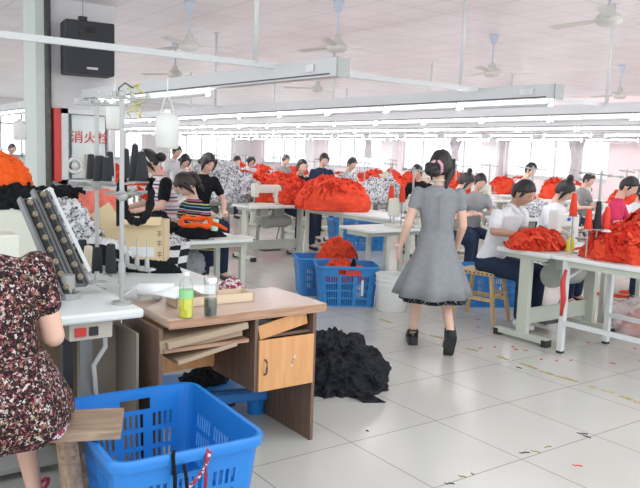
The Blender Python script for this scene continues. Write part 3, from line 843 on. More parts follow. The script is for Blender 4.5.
rkl = rack('thin steel thread rack left of and behind the corner rack', V((P1.x, P1.y, .74)), 1.80, 1.36, ((-.09, .05), (.07, -.10)))
# cones standing on the racks
n_ = 0
def cone_at(px, pyb, D, h, m, lb, r=.03, top=.6):
    p = at(px, pyb, D); return make_cone(lb, p, m, h, r, 'thread cones around the thin steel racks', top)
for (px, py, D, h, r, lb) in ((91, 179, 3.95, .14, .026, 'black thread cone, leftmost on the left rack tray'),
                              (99.5, 181, 3.85, .14, .034, 'wide black thread cone in the middle of the left rack tray'),
                              (107, 181, 3.8, .13, .026, 'black thread cone, rightmost and nearest on the left rack tray'),
                              (110, 176, 4.05, .14, .024, 'black thread cone at the back right of the left rack tray'),
                              (126, 178, 3.85, .16, .022, 'thin black thread cone just right of the corner rack post'),
                              (135, 181, 3.62, .19, .032, 'tallest black thread cone, in middle right of the corner rack post'),
                              (142, 181, 3.55, .15, .034, 'black thread cone rightmost on the corner rack tray')):
    cone_at(px, py, D, h, M['cone_black'], lb, r, .45 if px > 130 else .68)
    rk = rkc if px > 115 else rkl; p = at(px, py, D) - V(rk.location)
    bb = new_bm(); add_lathe(bb, [(r*1.25, p.z-.008), (r*1.35, p.z-.001)], (p.x, p.y, 0), 18); add_cyl(bb, (p.x, p.y, p.z-.006), (0, 0, p.z-.012), .005); obj('cone_plate', bb, M['galv'], rk, smooth=True, angle=40)
# lower pin bar
t = thing('pin_bar', 'low steel bar with thread pins standing across the white table', 'thread stand', (1.42, 4.0, .76))
b = new_bm(); pts = [at(x, y, D) - V((1.42, 4.0, .76)) for x, y, D in ((80, 262, 4.15), (112, 276, 3.95), (150, 272, 4.0))]
add_tube(b, pts[:2], .008); add_tube(b, [at(112, 258, 4.3)-V((1.42, 4, .76)), at(150, 272, 4.05)-V((1.42, 4, .76))], .008); obj('bar', b, M['galv'], t)
for x, y, D in ((127, 266, 4.1), (137, 268, 4.05), (147, 270, 4.0)):
    p = at(x, y, D) - V((1.42, 4.0, .76)); b = new_bm(); add_lathe(b, [(.05, 0), (.05, .006), (.014, .012), (.012, .07), (.004, .08), (.004, .17)], p, 16); obj('thread_pin', b, M['galv'], t, smooth=True, angle=40)
for (px, py, D, h, m, lb) in ((82.5, 263, 4.1, .14, 'cone_black', 'black thread cone low at left, behind the cream cone'),
                              (88.5, 268, 4.05, .13, 'cone_cream', 'cream thread cone standing low beside the slanted knob rows'),
                              (97, 273, 3.95, .15, 'cone_black', 'black thread cone right of the cream cone'),
                              (111, 273, 3.9, .165, 'cone_black', 'tall black thread cone low between the two rack posts')):
    c_ = cone_at(px, py, D, h, M[m], lb, .03, .75)
b = new_bm(); p = at(97, 283, 3.75); add_lathe(b, [(.055, 0), (.05, .008), (.015, .018), (.012, .06)], p, 20); tag(obj('spool_foot', b, M['galv'], smooth=True, angle=40), 'round steel spool foot on white table between racks', 'spool holder')

# black elastic band hanging as a loop
b = new_bm(); pts = []
for i in range(26):
    s = i/25; a = -PI*.98*s
    pts.append(at(136+13.5*math.cos(PI-PI*s)*(1 if s < .5 else 1)+2*s, 178+ 44*math.sin(PI*s)**.55, 3.6-.1*s))
add_tube(b, pts, [.020+.004*math.sin(i*2.1) for i in range(26)], 8)
tag(obj('elastic_band', b, M['blackcloth'], smooth=True), 'black elastic band hanging in a U loop from the corner rack', 'elastic band')
b = new_bm(); add_tube(b, [at(119.5, 183, 3.75), at(118.8, 200, 3.75), at(119, 222, 3.75), at(118.8, 226, 3.75)], .014, 6)
tag(obj('elastic_band', b, M['blackcloth'], smooth=True), 'short black elastic strip hanging behind the corner rack post', 'elastic band')
b = new_bm()
for k_ in range(5):
    p = at(138+k_*2.2, 186+k_*1.5, 3.9); add_tube(b, [p, p+V((.01, 0, -.03)), p+V((.03, .0, -.045)), p+V((.02, .01, -.06))], .008, 5)
tag(obj('ribbon', b, M['red']), 'bright red ribbon ends hanging inside the black loop', 'ribbon')
# yellow cable on the first trough
b = new_bm(); rnd = random.Random(2)
for k_ in range(3):
    p0 = at(134+k_*3, 84, 5.4); pts = [p0]
    for j in range(9): pts.append(p0 + V((rnd.uniform(-.06, .06), rnd.uniform(-.03, .03), -.03*j-.01*rnd.random())))
    add_tube(b, pts, .005, 5)
tag(obj('cable', b, M['yellow'], smooth=True), 'tangled yellow cable hanging from left part of nearest trough', 'cable')
b = new_bm(); add_tube(b, [at(118, 98, 4.6), at(119, 88, 4.7), at(125, 83, 4.8), at(133, 88, 4.9)], .005, 5)
tag(obj('cable', b, M['dark_metal'], smooth=True), 'thin dark cable arching above the corner rack', 'cable')

# oil jugs hanging
def jug(loc, s, label):
    t = thing('plastic_jug', label, 'jug', loc)
    b = new_bm(); add_loft(b, [((0, 0, 0), .07*s, .06*s), ((0, 0, .015*s), .085*s, .072*s), ((0, 0, .20*s), .088*s, .074*s), ((0, 0, .235*s), .078*s, .066*s), ((0, 0, .25*s), .045*s, .04*s), ((0, 0, .255*s), .025*s, .025*s), ((0, 0, .28*s), .025*s, .025*s)], 20); obj('bottle', b, M['jug'], t, smooth=True, angle=60)
    b = new_bm(); add_tube(b, [(-.05*s, 0, .25*s), (-.03*s, 0, .33*s), (0, 0, .40*s)], .004); add_tube(b, [(.05*s, 0, .25*s), (.03*s, 0, .33*s), (0, 0, .40*s)], .004); add_cyl(b, (0, 0, .4*s), (0, 0, .5*s), .004); obj('hanging_cord', b, M['white_plastic'], t)
jug(at(167, 149, 5.2), 1.0, 'white plastic jug hanging below nearest trough, above the woman in pink stripes')
jug(at(20, 140, 9.6), 1.0, 'white plastic jug hanging at far left under distant lamp')
jug(at(115, 130, 5.6), .8, 'white plastic jug half hidden between the two rack posts')

# ------------------------------------------------------------------ desk
t = thing('desk', 'brown wooden desk with honey door and open shelves in the foreground', 'desk', (1.3, 3.1, 0))
DX = .93; DY = .52
b = new_bm(); bx(b, .065, .97, 0, DY, .715, .76); 
o = obj('desktop', b, M['desk_top'], t, bevel=.006)
b = new_bm(); bx(b, .065, .972, -.006, .002, .712, .757); bx(b, .970, .977, -.006, DY, .712, .757); obj('desktop_edge', b, M['desk_edge'], o, bevel=.003)
b = new_bm(); bx(b, .025, .045, .02, DY-.02, 0, .712); obj('side_panel', b, M['brown_side'], t)
b = new_bm(); bx(b, .895, .915, .0, DY-.03, 0, .712); obj('side_panel', b, M['brown_side'], t)
b = new_bm(); bx(b, .535, .553, .0, DY-.06, .33, .712); obj('middle_panel', b, M['brown_side'], t)
b = new_bm(); bx(b, .045, .535, DY-.08, DY-.065, .36, .712); obj('back_panel', b, M['orange_wood'], t)
b = new_bm(); bx(b, .553, .895, .01, DY-.06, .33, .348); bx(b, .553, .895, .03, DY-.06, .60, .615); bx(b, .553, .895, DY-.07, DY-.06, .33, .712); obj('cabinet_shelf', b, M['brown_side'], t)
b = new_bm(); bx(b, .556, .895, -.012, .004, .33, .60); o = obj('door', b, M['orange_wood'], t, bevel=.002)
b = new_bm(); add_tube(b, [(.59, -.014, .50), (.592, -.03, .49), (.592, -.032, .46), (.59, -.03, .43), (.587, -.014, .42)], .005); obj('handle', b, M['dark_metal'], o)
b = new_bm(); 
for x_, z_, w_, a_ in ((.76, .47, .006, .3), (.768, .485, .005, .6), (.757, .455, .006, .1)): add_box(b, (x_, -.0135, z_), (w_, .002, .03), Matrix.Rotation(a_, 3, 'Y'))
obj('paint_smear', b, M['paper'], o)
b = new_bm(); bx(b, .045, .50, .0, .36, .600, .618); obj('keyboard_tray', b, M['desk_edge'], t)
b = new_bm(); add_box(b, (.72, .03, .66), (.30, .012, .075), Matrix.Rotation(R_(-11), 3, 'Y')); tag(obj('wood_board', b, M['orange_wood'], loc=(1.3, 3.1, 0)), 'small honey board leaning tilted in the open shelf above the door', 'board')
b = new_bm()
vs = [(.03, .02, .60), (.49, .02, .69), (.46, .04, .712), (.03, .03, .69)]
add_box(b, (.27, .10, .665), (.43, .24, .03), Matrix.Rotation(R_(-7), 3, 'Y')); add_box(b, (.25, .02, .645), (.44, .006, .06), Matrix.Rotation(R_(-5), 3, 'Y'))
tag(obj('cardboard', b, M['card'], loc=(1.3, 3.1, 0)), 'folded cardboard sheet lying on the desk tray', 'cardboard')
b = new_bm(); add_box(b, (.27, .10, .575), (.32, .22, .02), Matrix.Rotation(R_(-10), 3, 'Y')); tag(obj('cardboard', b, M['card'], loc=(1.3, 3.1, 0)), 'cardboard flap hanging just below the desk tray', 'cardboard')
h_ = heap('cloth', 'grey glittery plastic wrap stuffed in desk shelf', 'plastic wrap', (1.3+.66, 3.28, .616), .10, .13, .09, M['graycloth'], 5, n=30)
b = new_bm(); bx(b, 0, .012, 0, .30, 0, .68); bx(b, -.16, 0, .28, .292, 0, .66)
tag(obj('cardboard', b, M['card_dark'], loc=(1.255, 3.22, 0)), 'tall brown cardboard panel standing left of the desk', 'cardboard')
b = new_bm(); bx(b, 0, .30, 0, .012, 0, .60); tag(obj('cardboard', b, M['card'], loc=(.87, 3.75, 0)), 'brown cardboard sheet standing under the white foreground table', 'cardboard')

# things on the desk
t = thing('drink_bottle', 'clear bottle of yellow drink with green label, on desk', 'bottle', at(186, 308, 3.45).to_tuple()[:2]+(.76,))
b = new_bm(); add_lathe(b, [(.032, 0), (.034, .006), (.034, .155), (.027, .178), (.013, .197), (.013, .205)], seg=24); obj('bottle', b, M['clear'], t, smooth=True)
b = new_bm(); add_lathe(b, [(.030, .003), (.032, .008), (.032, .10), (.0319, .1)], seg=24); obj('drink', b, M['drink'], t, smooth=True, angle=50)
b = new_bm(); add_lathe(b, [(.0346, .095), (.0346, .135)], seg=24, cap=False); obj('label', b, M['label_green'], t, smooth=True)
b = new_bm(); add_cyl(b, (0, 0, .203), (0, 0, .222), .014); obj('cap', b, M['white_plastic'], t)
t = thing('tea_jar', 'clear tea jar with steel lid half full of dark leaves, on desk', 'jar', at(210.5, 306, 3.5).to_tuple()[:2]+(.76,))
b = new_bm(); add_lathe(b, [(.030, 0), (.033, .006), (.033, .155), (.030, .16)], seg=24); obj('jar', b, M['clear'], t, smooth=True)
b = new_bm(); add_lathe(b, [(.029, .006), (.030, .08), (.029, .085)], seg=24); obj('tea_leaves', b, M['tea'], t, smooth=True, angle=50)
b = new_bm(); add_lathe(b, [(.034, .16), (.034, .185), (.030, .19)], seg=24); obj('lid', b, M['steel'], t, smooth=True, angle=40)
t = thing('tray', 'shallow cream tray on desk behind the bottle', 'tray', (1.72, 3.37, .76), R_(-2))
b = new_bm(); bx(b, -.22, .22, -.07, .07, 0, .006)
for q in ((-.22, .22, -.07, -.062), (-.22, .22, .062, .07), (-.22, -.212, -.07, .07), (.212, .22, -.07, .07)): bx(b, *q, 0, .05)
obj('tray_body', b, M['cream'], t)
def paper(loc, w_, l_, rz, curl, lb, m='paper'):
    b = new_bm(); prev = None
    for i in range(11):
        s = i/10; row = [b.verts.new((-w_/2+w_*s, y, curl*math.sin(s*PI)**2 + .004)) for y in (-l_/2, l_/2)]
        if prev: b.faces.new((prev[0], prev[1], row[1], row[0]))
        prev = row
    o = obj('paper', b, M[m], smooth=True, solid=.002); o.location = loc; o.rotation_euler = (0, 0, rz); tag(o, lb, 'paper')
paper((1.52, 3.40, .82), .20, .24, R_(20), .035, 'crumpled white paper sheet lying on the tray')
paper((1.45, 3.66, .762), .22, .20, R_(-30), .06, 'curled white paper at the corner of the white table')
paper((1.66, 3.42, .815), .16, .2, R_(60), .03, 'pale lilac paper sheet leaning on the tray')
b = new_bm(); add_cyl(b, (0, 0, .035), (.16, -.09, .035), .033, .033, 20, caps=False); o = obj('paper_roll', b, M['paper'], smooth=True, solid=.004, loc=(1.37, 3.50, .80)); tag(o, 'rolled white paper next to corner of the foreground table', 'paper roll')
heap('cloth', 'maroon and white floral rag on desk behind the tea jar', 'cloth', (1.93, 3.53, .762), .08, .06, .09, M['check_red'], 9, n=30)

# near white table beyond the desk
make_long_table('white table beyond the desk, with thread pins and papers at its left', 1.32, 2.12, 3.68, 5.35, .74, name='work_table')
make_long_table('cutting table with grey edge where striped-shirt girl works, piled with garments', 1.35, 3.2, 5.48, 6.2, TH)
make_long_table('table with black and white cloth behind the foreground machine', .1, 1.28, 4.15, 5.35, TH)
make_long_table('table below the coral cloth, left of the woman in pink stripes', .9, 2.6, 6.5, 7.5, TH)

# cardboard box
t = thing('cardboard_box', 'open yellow cardboard box behind the thread racks', 'box', (2.02, 5.05, .74), R_(-33))
b = new_bm()
for q in ((-.17, .17, -.12, -.114), (-.17, .17, .114, .12), (-.17, -.164, -.12, .12), (.164, .17, -.12, .12)): bx(b, *q, 0, .30)
bx(b, -.17, .17, -.12, .12, 0, .006); obj('box_body', b, M['card_yellow'], t)
b = new_bm(); add_box(b, (-.22, -.12, .28), (.16, .008, .24), Matrix.Rotation(R_(-35), 3, 'Y')); obj('flap', b, M['card_yellow'], t)
b = new_bm(); add_box(b, (.0, -.14, .30), (.30, .10, .006), Matrix.Rotation(R_(30), 3, 'X')); obj('flap', b, M['card_yellow'], t)
b = new_bm(); bx(b, -.08, .10, -.124, -.12, .04, .11); obj('paper_label', b, M['paper'], t)
b = new_bm()
for z_ in (.05, .13, .20): bx(b, .12, .155, -.123, -.12, z_, z_+.008); bx(b, .134, .141, -.123, -.12, z_-.012, z_+.03); bx(b, .12, .155, -.123, -.12, z_+.02, z_+.027)
obj('print_mark', b, M['card_dark'], t)

# ------------------------------------------------------------------ bench and stool
t = thing('bench', 'worn wooden bench that the woman in floral dress sits on', 'bench', (.405, 2.93, 0), R_(-23))
b = new_bm(); bx(b, -.9, .635, -.135, .125, .455, .49); obj('seat', b, M['bench_wood'], t, bevel=.004)
for x_ in (.43, -.75):
    for y_ in (-.09, .08):
        b = new_bm(); add_cyl(b, (x_+.05, y_, 0), (x_, y_*.8, .455), .04, .04, 4); obj('leg', b, M['bench_wood'], t)
b = new_bm(); bx(b, .0, .04, -.12, .11, .37, .455); obj('batten', b, M['stool_wood'], t)

t = thing('stool', 'pale wooden stool under the man in white shirt', 'stool', (5.42, 4.80, 0), R_(10))
b = new_bm(); bx(b, -.15, .15, -.22, .22, .45, .49); obj('seat', b, M['stool_wood'], t, bevel=.006)
b = new_bm()
for q in range(9): add_cyl(b, (-.152, -.19+q*.047, .47), (-.15, -.19+q*.047, .47), .010)
obj('nail_dots', b, M['dark_metal'], t)
for sx in (-1, 1):
    for sy in (-1, 1):
        b = new_bm(); add_cyl(b, (sx*.14, sy*.24, 0), (sx*.11, sy*.17, .45), .024, .024, 6); obj('leg', b, M['stool_wood'], t)
b = new_bm()
for sx in (-1, 1): bx(b, sx*.12-.012, sx*.12+.012, -.2, .2, .2, .235)
bx(b, -.12, .12, -.21, -.19, .28, .31); bx(b, -.12, .12, .19, .21, .28, .31); obj('stretcher', b, M['stool_wood'], t)

# ------------------------------------------------------------------ crates
make_crate('big blue perforated plastic crate in the foreground, with ribbons over its rim', (1.165, 2.735, 0), R_(-3), .59, .74, .44, M['blue'], rim=.020, rc=.06, taper=.86)
cr0 = make_crate('blue crate full of red cloth with red tag, in the aisle nearest to white bucket', (4.64, 5.99, 0), R_(-31), .64, .44, .42, M['blue_dark'])
b = new_bm(); bx(b, -.03, .13, -.232, -.222, .33, .385); obj('red_tag', b, M['led'], cr0)
b = new_bm(); bx(b, .14, .165, -.215, -.205, .12, .28); obj('white_marking', b, M['white_plastic'], cr0)
dup(cr0, (4.76, 6.56, 0), R_(-25), 'blue crate of red cloth half hidden behind the tagged crate')
dup(cr0, (6.05, 5.25, 0), R_(-28), 'blue crate behind the wooden stool')
dup(cr0, (7.55, 9.5, 0), R_(-20), 'blue crate under the long white table with red heap', scale=(1.45, 1.2, 1.2))
for o in [o for o in bpy.data.objects if o.name.startswith(('red_tag.', 'white_marking.'))]: bpy.data.objects.remove(o)
heap('cloth_heap', 'red knit cloth filling the tagged blue crate', 'cloth heap', (4.62, 6.0, .24), .23, .15, .18, M['red2'], 3, R_(-31), strips=30)
heap('cloth_heap', 'red knit cloth heaped in the rear blue crate', 'cloth heap', (4.92, 6.52, .26), .22, .16, .33, M['red2'], 4, R_(-31), strips=50)
b = new_bm(); p = V((4.62, 5.86, .3)); add_loft(b, [((0, 0, 0), .06, .03), ((.01, 0, .08), .05, .03), ((.02, 0, .17), .02, .015), ((.02, 0, .2), .005, .005)], 10)
o = obj('cloth', b, M['blackcloth'], smooth=True, loc=p); tag(o, 'pointed dark cloth standing up in the tagged blue crate', 'cloth')

# low blue pallet behind the desk
t = thing('blue_platform', 'low blue plastic platform with stubby feet under the desk', 'platform', (1.93, 3.82, 0), R_(-14))
b = new_bm(); bx(b, -.34, .34, -.20, .20, .135, .17); bx(b, -.34, .34, -.20, -.17, .09, .17); bx(b, .31, .34, -.2, .2, .09, .17); obj('deck', b, M['blue'], t, bevel=.008)
for sx in (-1, 1):
    for sy in (-1, 1):
        b = new_bm(); add_cyl(b, (sx*.27, sy*.14, 0), (sx*.27, sy*.14, .135), .048, .062, 16); obj('foot', b, M['blue'], t, smooth=True, angle=40)
heap('cloth', 'black cloth dumped on the low blue platform', 'cloth', (1.93, 3.84, .17), .15, .12, .07, M['blackcloth'], 21, n=36)

# ribbons over the rim of the foreground crate
def ribbon(pts, r, m, lb):
    b = new_bm(); add_tube(b, pts, r, 8); tag(obj('ribbon', b, m, smooth=True), lb, 'ribbon')
y_ = 2.37
def fr(px, py, d=0): 
    P = at(px, py, 1); dd = P-V((0, 0, 1.55)); tt = (2.365+d-0)/dd.y; return V((0, 0, 1.55))+dd*tt
ribbon([fr(174, 452, .03), fr(173, 455, -.02), fr(173.5, 465, -.03), fr(175, 478, -.02), fr(175, 490, -.02)], .008, M['blackcloth'], 'black ribbon hanging over front rim of the foreground crate')
ribbon([fr(207, 446, .04), fr(207, 450, -.02), fr(206, 462, -.03), fr(206, 475, -.025), fr(205, 492, -.025)], .007, M['rope'], 'dark red ribbon hanging over front rim of the foreground crate')
ribbon([fr(211, 447, .04), fr(210, 452, -.03), fr(205, 468, -.03), fr(196, 480, -.03), fr(186, 490, -.03)], .007, M['check_red'], 'patterned ribbon crossing the dark red one on the foreground crate')
ribbon([fr(184, 465, -.03), fr(186, 475, -.03), fr(187, 490, -.03)], .007, M['blackcloth'], 'short black ribbon end by the crate handle hole')

# black sheer heap on the floor
heap('fabric_heap', 'big black heap of sheer fabric on tiled floor right of desk', 'fabric heap', (2.90, 3.80, 0), .34, .27, .36, M['navy'], 14, R_(-30), n=150, rough=.75, fold=2.7, flat=1.7)
b = new_bm(); q = [V((2.83, 3.42, .004)), V((2.96, 3.35, .004)), V((2.93, 3.50, .03)), V((2.82, 3.52, .05))]
b.faces.new([b.verts.new(x) for x in q]); tag(obj('fabric_corner', b, M['navy'], solid=.004), 'flat black fabric corner poking out of the black heap', 'fabric')

# white bucket
t = thing('bucket', 'white plastic bucket between blue crates and walking woman', 'bucket', (4.86, 5.50, 0))
b = new_bm(); add_lathe(b, [(.145, 0), (.15, .005), (.165, .36), (.172, .362), (.172, .375), (.160, .375), (.142, .02), (.0, .02)], seg=32, cap=False)
add_lathe(b, [(.0, 0), (.145, 0)], seg=32, cap=False)
for z_ in (.26, .31): add_lathe(b, [(.158+.0, z_), (.170, z_+.004), (.170, z_+.012), (.16, z_+.016)], seg=32, cap=False)
obj('pail', b, M['white_plastic'], t, smooth=True, angle=50)

# ------------------------------------------------------------------ cloth on tables
H = heap
H('garment_pile', 'red knit garments piled beside the man on his sewing table', 'garment pile', (5.22, 4.03, TH), .26, .2, .13, M['red2'], 31, R_(-10), strips=110, m2=M['red'])
H('garment_pile', 'largest red garment pile on white table at right image edge', 'garment pile', (5.42, 3.22, TH), .33, .42, .27, M['red2'], 32, 0, n=110, rough=.45, fold=6, strips=130, m2=M['red'])
H('garment_pile', 'red garment pile behind the large one at right edge', 'garment pile', (6.55, 3.55, TH), .36, .5, .36, M['red2'], 33, 0, n=90, rough=.45, fold=6, strips=60, m2=M['red'])
H('garment_pile', 'spreading red shredded-looking heap on the far end of long white table', 'garment pile', (6.05, 8.2, TH), .42, .55, .44, M['red2'], 34, R_(15), n=90, rough=.35, strips=240, m2=M['red'])
H('garment_pile', 'red heap behind the cream sewing machine at centre left', 'garment pile', (6.0, 9.35, TH), .42, .34, .38, M['red2'], 35, 0, strips=200, m2=M['red'])
H('garment_pile', 'red heap left of the cream sewing machine near the girl', 'garment pile', (6.1, 10.45, TH), .55, .35, .38, M['red2'], 36, 0, strips=120, m2=M['red'])
H('garment_pile', 'bright orange-red knit pile at left edge on top of black cloth', 'garment pile', at(-2, 186, 4.7), .20, .22, .20, M['orange'], 37, R_(20), n=100, rough=.4, fold=6)
H('cloth_heap', 'black cloth bundle at left edge under the orange pile', 'cloth heap', at(12, 207, 4.6), .20, .20, .16, M['blackcloth'], 38, 0, n=80, fold=3.5)
b = new_bm(); p = at(14, 235, 4.6); bx(b, p.x-.35, p.x+.10, p.y-.16, p.y+.2, TH, at(12, 209, 4.6).z+.02); tag(obj('metal_box', b, M['machine'], bevel=.01), 'cream metal machine box under black bundle at left', 'box')
H('cloth_heap', 'black and white printed cloth heap right of the slanted knob rows', 'cloth heap', (1.35, 5.05, .78), .34, .30, .42, M['bwfine'], 39, 0, n=70)
H('cloth_heap', 'black cloth on top of the printed heap before the column', 'cloth heap', (1.62, 5.75, 1.02), .22, .18, .22, M['blackcloth'], 40, 0, n=50, fold=3.5)
H('cloth_heap', 'coral pink cloth heap left of the cardboard box', 'cloth heap', (1.85, 5.62, .80), .28, .22, .42, M['coral'], 41, 0, n=60)
H('cloth_heap', 'white cloth heap in front of the coral one', 'cloth heap', (1.62, 4.85, .74), .22, .20, .20, M['whitecloth'], 42, 0, n=60)
H('cloth_heap', 'rolled black cloth lying in front of the white heap', 'cloth heap', (1.46, 4.75, .80), .36, .09, .11, M['blackcloth'], 43, R_(-50), n=60)
H('cloth_heap', 'black folded cloth in a long roll near table corner', 'cloth heap', (1.78, 4.6, .74), .30, .07, .08, M['blackcloth'], 44, R_(-40), n=50)
H('garment', 'black garment with grey folds on cutting table left of the orange one', 'garment', (2.35, 5.9, TH), .34, .22, .20, M['blackcloth'], 45, 0, n=60, fold=3.5)
H('garment', 'grey white crumpled garment in front of the woman in pink stripes', 'garment', (2.2, 5.7, TH), .24, .16, .13, M['graycloth'], 46, 0, n=50)
H('garment', 'black garment with white trim at the right end of cutting table', 'garment', (2.78, 5.75, TH), .26, .17, .10, M['blackcloth'], 47, R_(-15), n=60)
H('garment', 'printed black and white garment hanging over front of cutting table', 'garment', (2.2, 5.52, TH-.02), .40, .12, .10, M['bwfine'], 48, 0, n=60)
b = new_bm(); pc = at(196, 222, 5.85)
Lp = [pc+V((.12*math.cos(a)*.81+.03*math.sin(a), -.12*math.cos(a)*.58+.07*math.sin(a), .028*math.sin(a)+.012*math.sin(3*a))) for a in [2*PI*i/22 for i in range(22)]]
add_tube(b, Lp, [.020+.006*math.sin(i*1.7) for i in range(22)], 8, True)
add_tube(b, [Lp[0], Lp[0]+V((.05, -.05, -.02)), Lp[0]+V((.09, -.11, -.05))], [.018, .016, .012], 8)
tag(obj('garment', b, M['orange'], smooth=True), 'bright orange collar lying on black garment before the girl', 'garment')
t = thing('plastic_cup', 'pale green plastic cup at right end of cutting table', 'cup', (2.88, 5.60, TH+.07))
b = new_bm(); add_lathe(b, [(.03, 0), (.04, .1), (.037, .1), (.028, .005)], seg=20, cap=False); obj('cup', b, M['green_cup'], t, smooth=True)
b = new_bm(); bx(b, -.18, .22, -.2, .02, 0, .012); o = obj('pattern_board', b, M['machine'], loc=(3.0, 5.68, TH)); tag(o, 'flat cream board lying at the right end of cutting table', 'board')
# checked cloth draped over front edge
b = new_bm(); uvl = b.loops.layers.uv.new('UVMap'); rows = []
path = [(.0, .25), (.0, .0)] 
for i in range(15):
    s = i/14; row = []
    for j in range(13):
        u_ = j/12; x_ = u_*.55
        if s < .4: yy, zz = .25*(1-s/.4), .012
        else: yy, zz = -.012 - .02*math.sin(u_*9)*(s-.4), .012 - (s-.4)/.6*.24
        row.append((b.verts.new((x_+.02*math.sin(s*5), yy, zz+.006*math.sin(u_*14))), u_, s))
    rows.append(row)
for A, B in zip(rows, rows[1:]):
    for j in range(12):
        q = [A[j], A[j+1], B[j+1], B[j]]; f = b.faces.new([k_[0] for k_ in q])
        for lp, k_ in zip(f.loops, q): lp[uvl].uv = (k_[1]*.42, k_[2]*.5)
o = obj('checked_cloth', b, M['checks'], smooth=True, solid=.004, loc=(2.02, 5.46, TH)); tag(o, 'black and white checkerboard cloth draped over front of cutting table', 'cloth')
H('cloth_bag', 'pinkish grey plastic bag hanging under the cutting table', 'bag', (2.75, 5.8, .48), .13, .1, .24, M['graycloth'], 49, 0, n=40)
#H('cloth_heap', 'small red cloth heap on lower board under cutting table', 'cloth heap', (3.25, 6.45, .62), .28, .14, .09, M['red2'], 50, 0, n=40)
#make_long_table('low white bench-height table with red cloth behind the cutting table', 2.75, 3.6, 6.3, 6.7, .62)

# plastic bag on floor at right
H('cloth_heap', 'red scraps bundled inside the clear plastic bag on floor at right', 'cloth heap', (6.45, 3.62, 0), .30, .24, .20, M['red2'], 51, 0, n=50)
H('plastic_bag', 'clear plastic bag of red scraps on floor under right table', 'plastic bag', (6.45, 3.62, 0.003), .42, .34, .30, M['film'], 52, 0, n=60)
b = new_bm(); add_tube(b, [(4.99, 3.54, .70), (4.97, 3.55, .6), (4.985, 3.54, .45), (4.98, 3.55, .32)], [.012, .02, .022, .012], 8)
tag(obj('ribbon', b, M['led'], smooth=True), 'red ribbon tied to the leg of right edge table', 'ribbon')
H('cloth', 'white paper patch of cloth on top of the large red pile', 'cloth', (5.22, 3.35, TH+.22), .05, .05, .02, M['whitecloth'], 53, 0, n=16)

# man's thread stand and cones
stand = make_stand('tall thread stand right of the man, with red and black cones', (5.55, 3.66, TH), R_(-30), .70)
for k_, (px, pyt, pyb, D, m, lb) in enumerate(((573, 192, 216, 6.0, 'cone_red', 'red thread cone left of tall stand post beside the man'),
        (588, 208, 229, 5.8, 'cone_red', 'red thread cone just right of tall stand post'),
        (597, 200, 229, 5.8, 'cone_black', 'black thread cone between two red ones on the tall stand'),
        (606, 206, 229, 5.8, 'cone_red', 'red thread cone rightmost on the tall stand'))):
    p = at(px, pyb, D); make_cone(lb, p, M[m], (pyb-pyt)/F_PX*D, .034, 'cones on the stand beside the man', .55)
    pin(stand, (5.55, 3.66, TH), R_(-30), p)
t = thing('oil_bottle', 'small yellow bottle standing at the machine beside the man', 'bottle', (5.33, 3.76, TH))
b = new_bm(); add_lathe(b, [(.03, 0), (.032, .01), (.032, .09), (.015, .12), (.012, .13)], seg=16); obj('bottle', b, M['amber'], t, smooth=True)
b = new_bm(); add_cyl(b, (0, 0, .13), (0, 0, .15), .014); obj('cap', b, M['amber'], t)

# stand beside walking woman
p = at(411, 232, 7.9); S2 = (p.x, p.y, TH)
s2 = make_stand('tall thread stand left of walking woman with two orange-red cones', S2, R_(15), .66)
for px, D, lb in ((391, 8.0, 'orange-red cone at the left of the stand left of walking woman'), (402, 7.9, 'orange-red cone nearer the walking woman')):
    p = at(px, 202, D); make_cone(lb, p, M['cone_red'], .19, .038, 'orange cones left of the walking woman', .6); pin(s2, S2, R_(15), p)

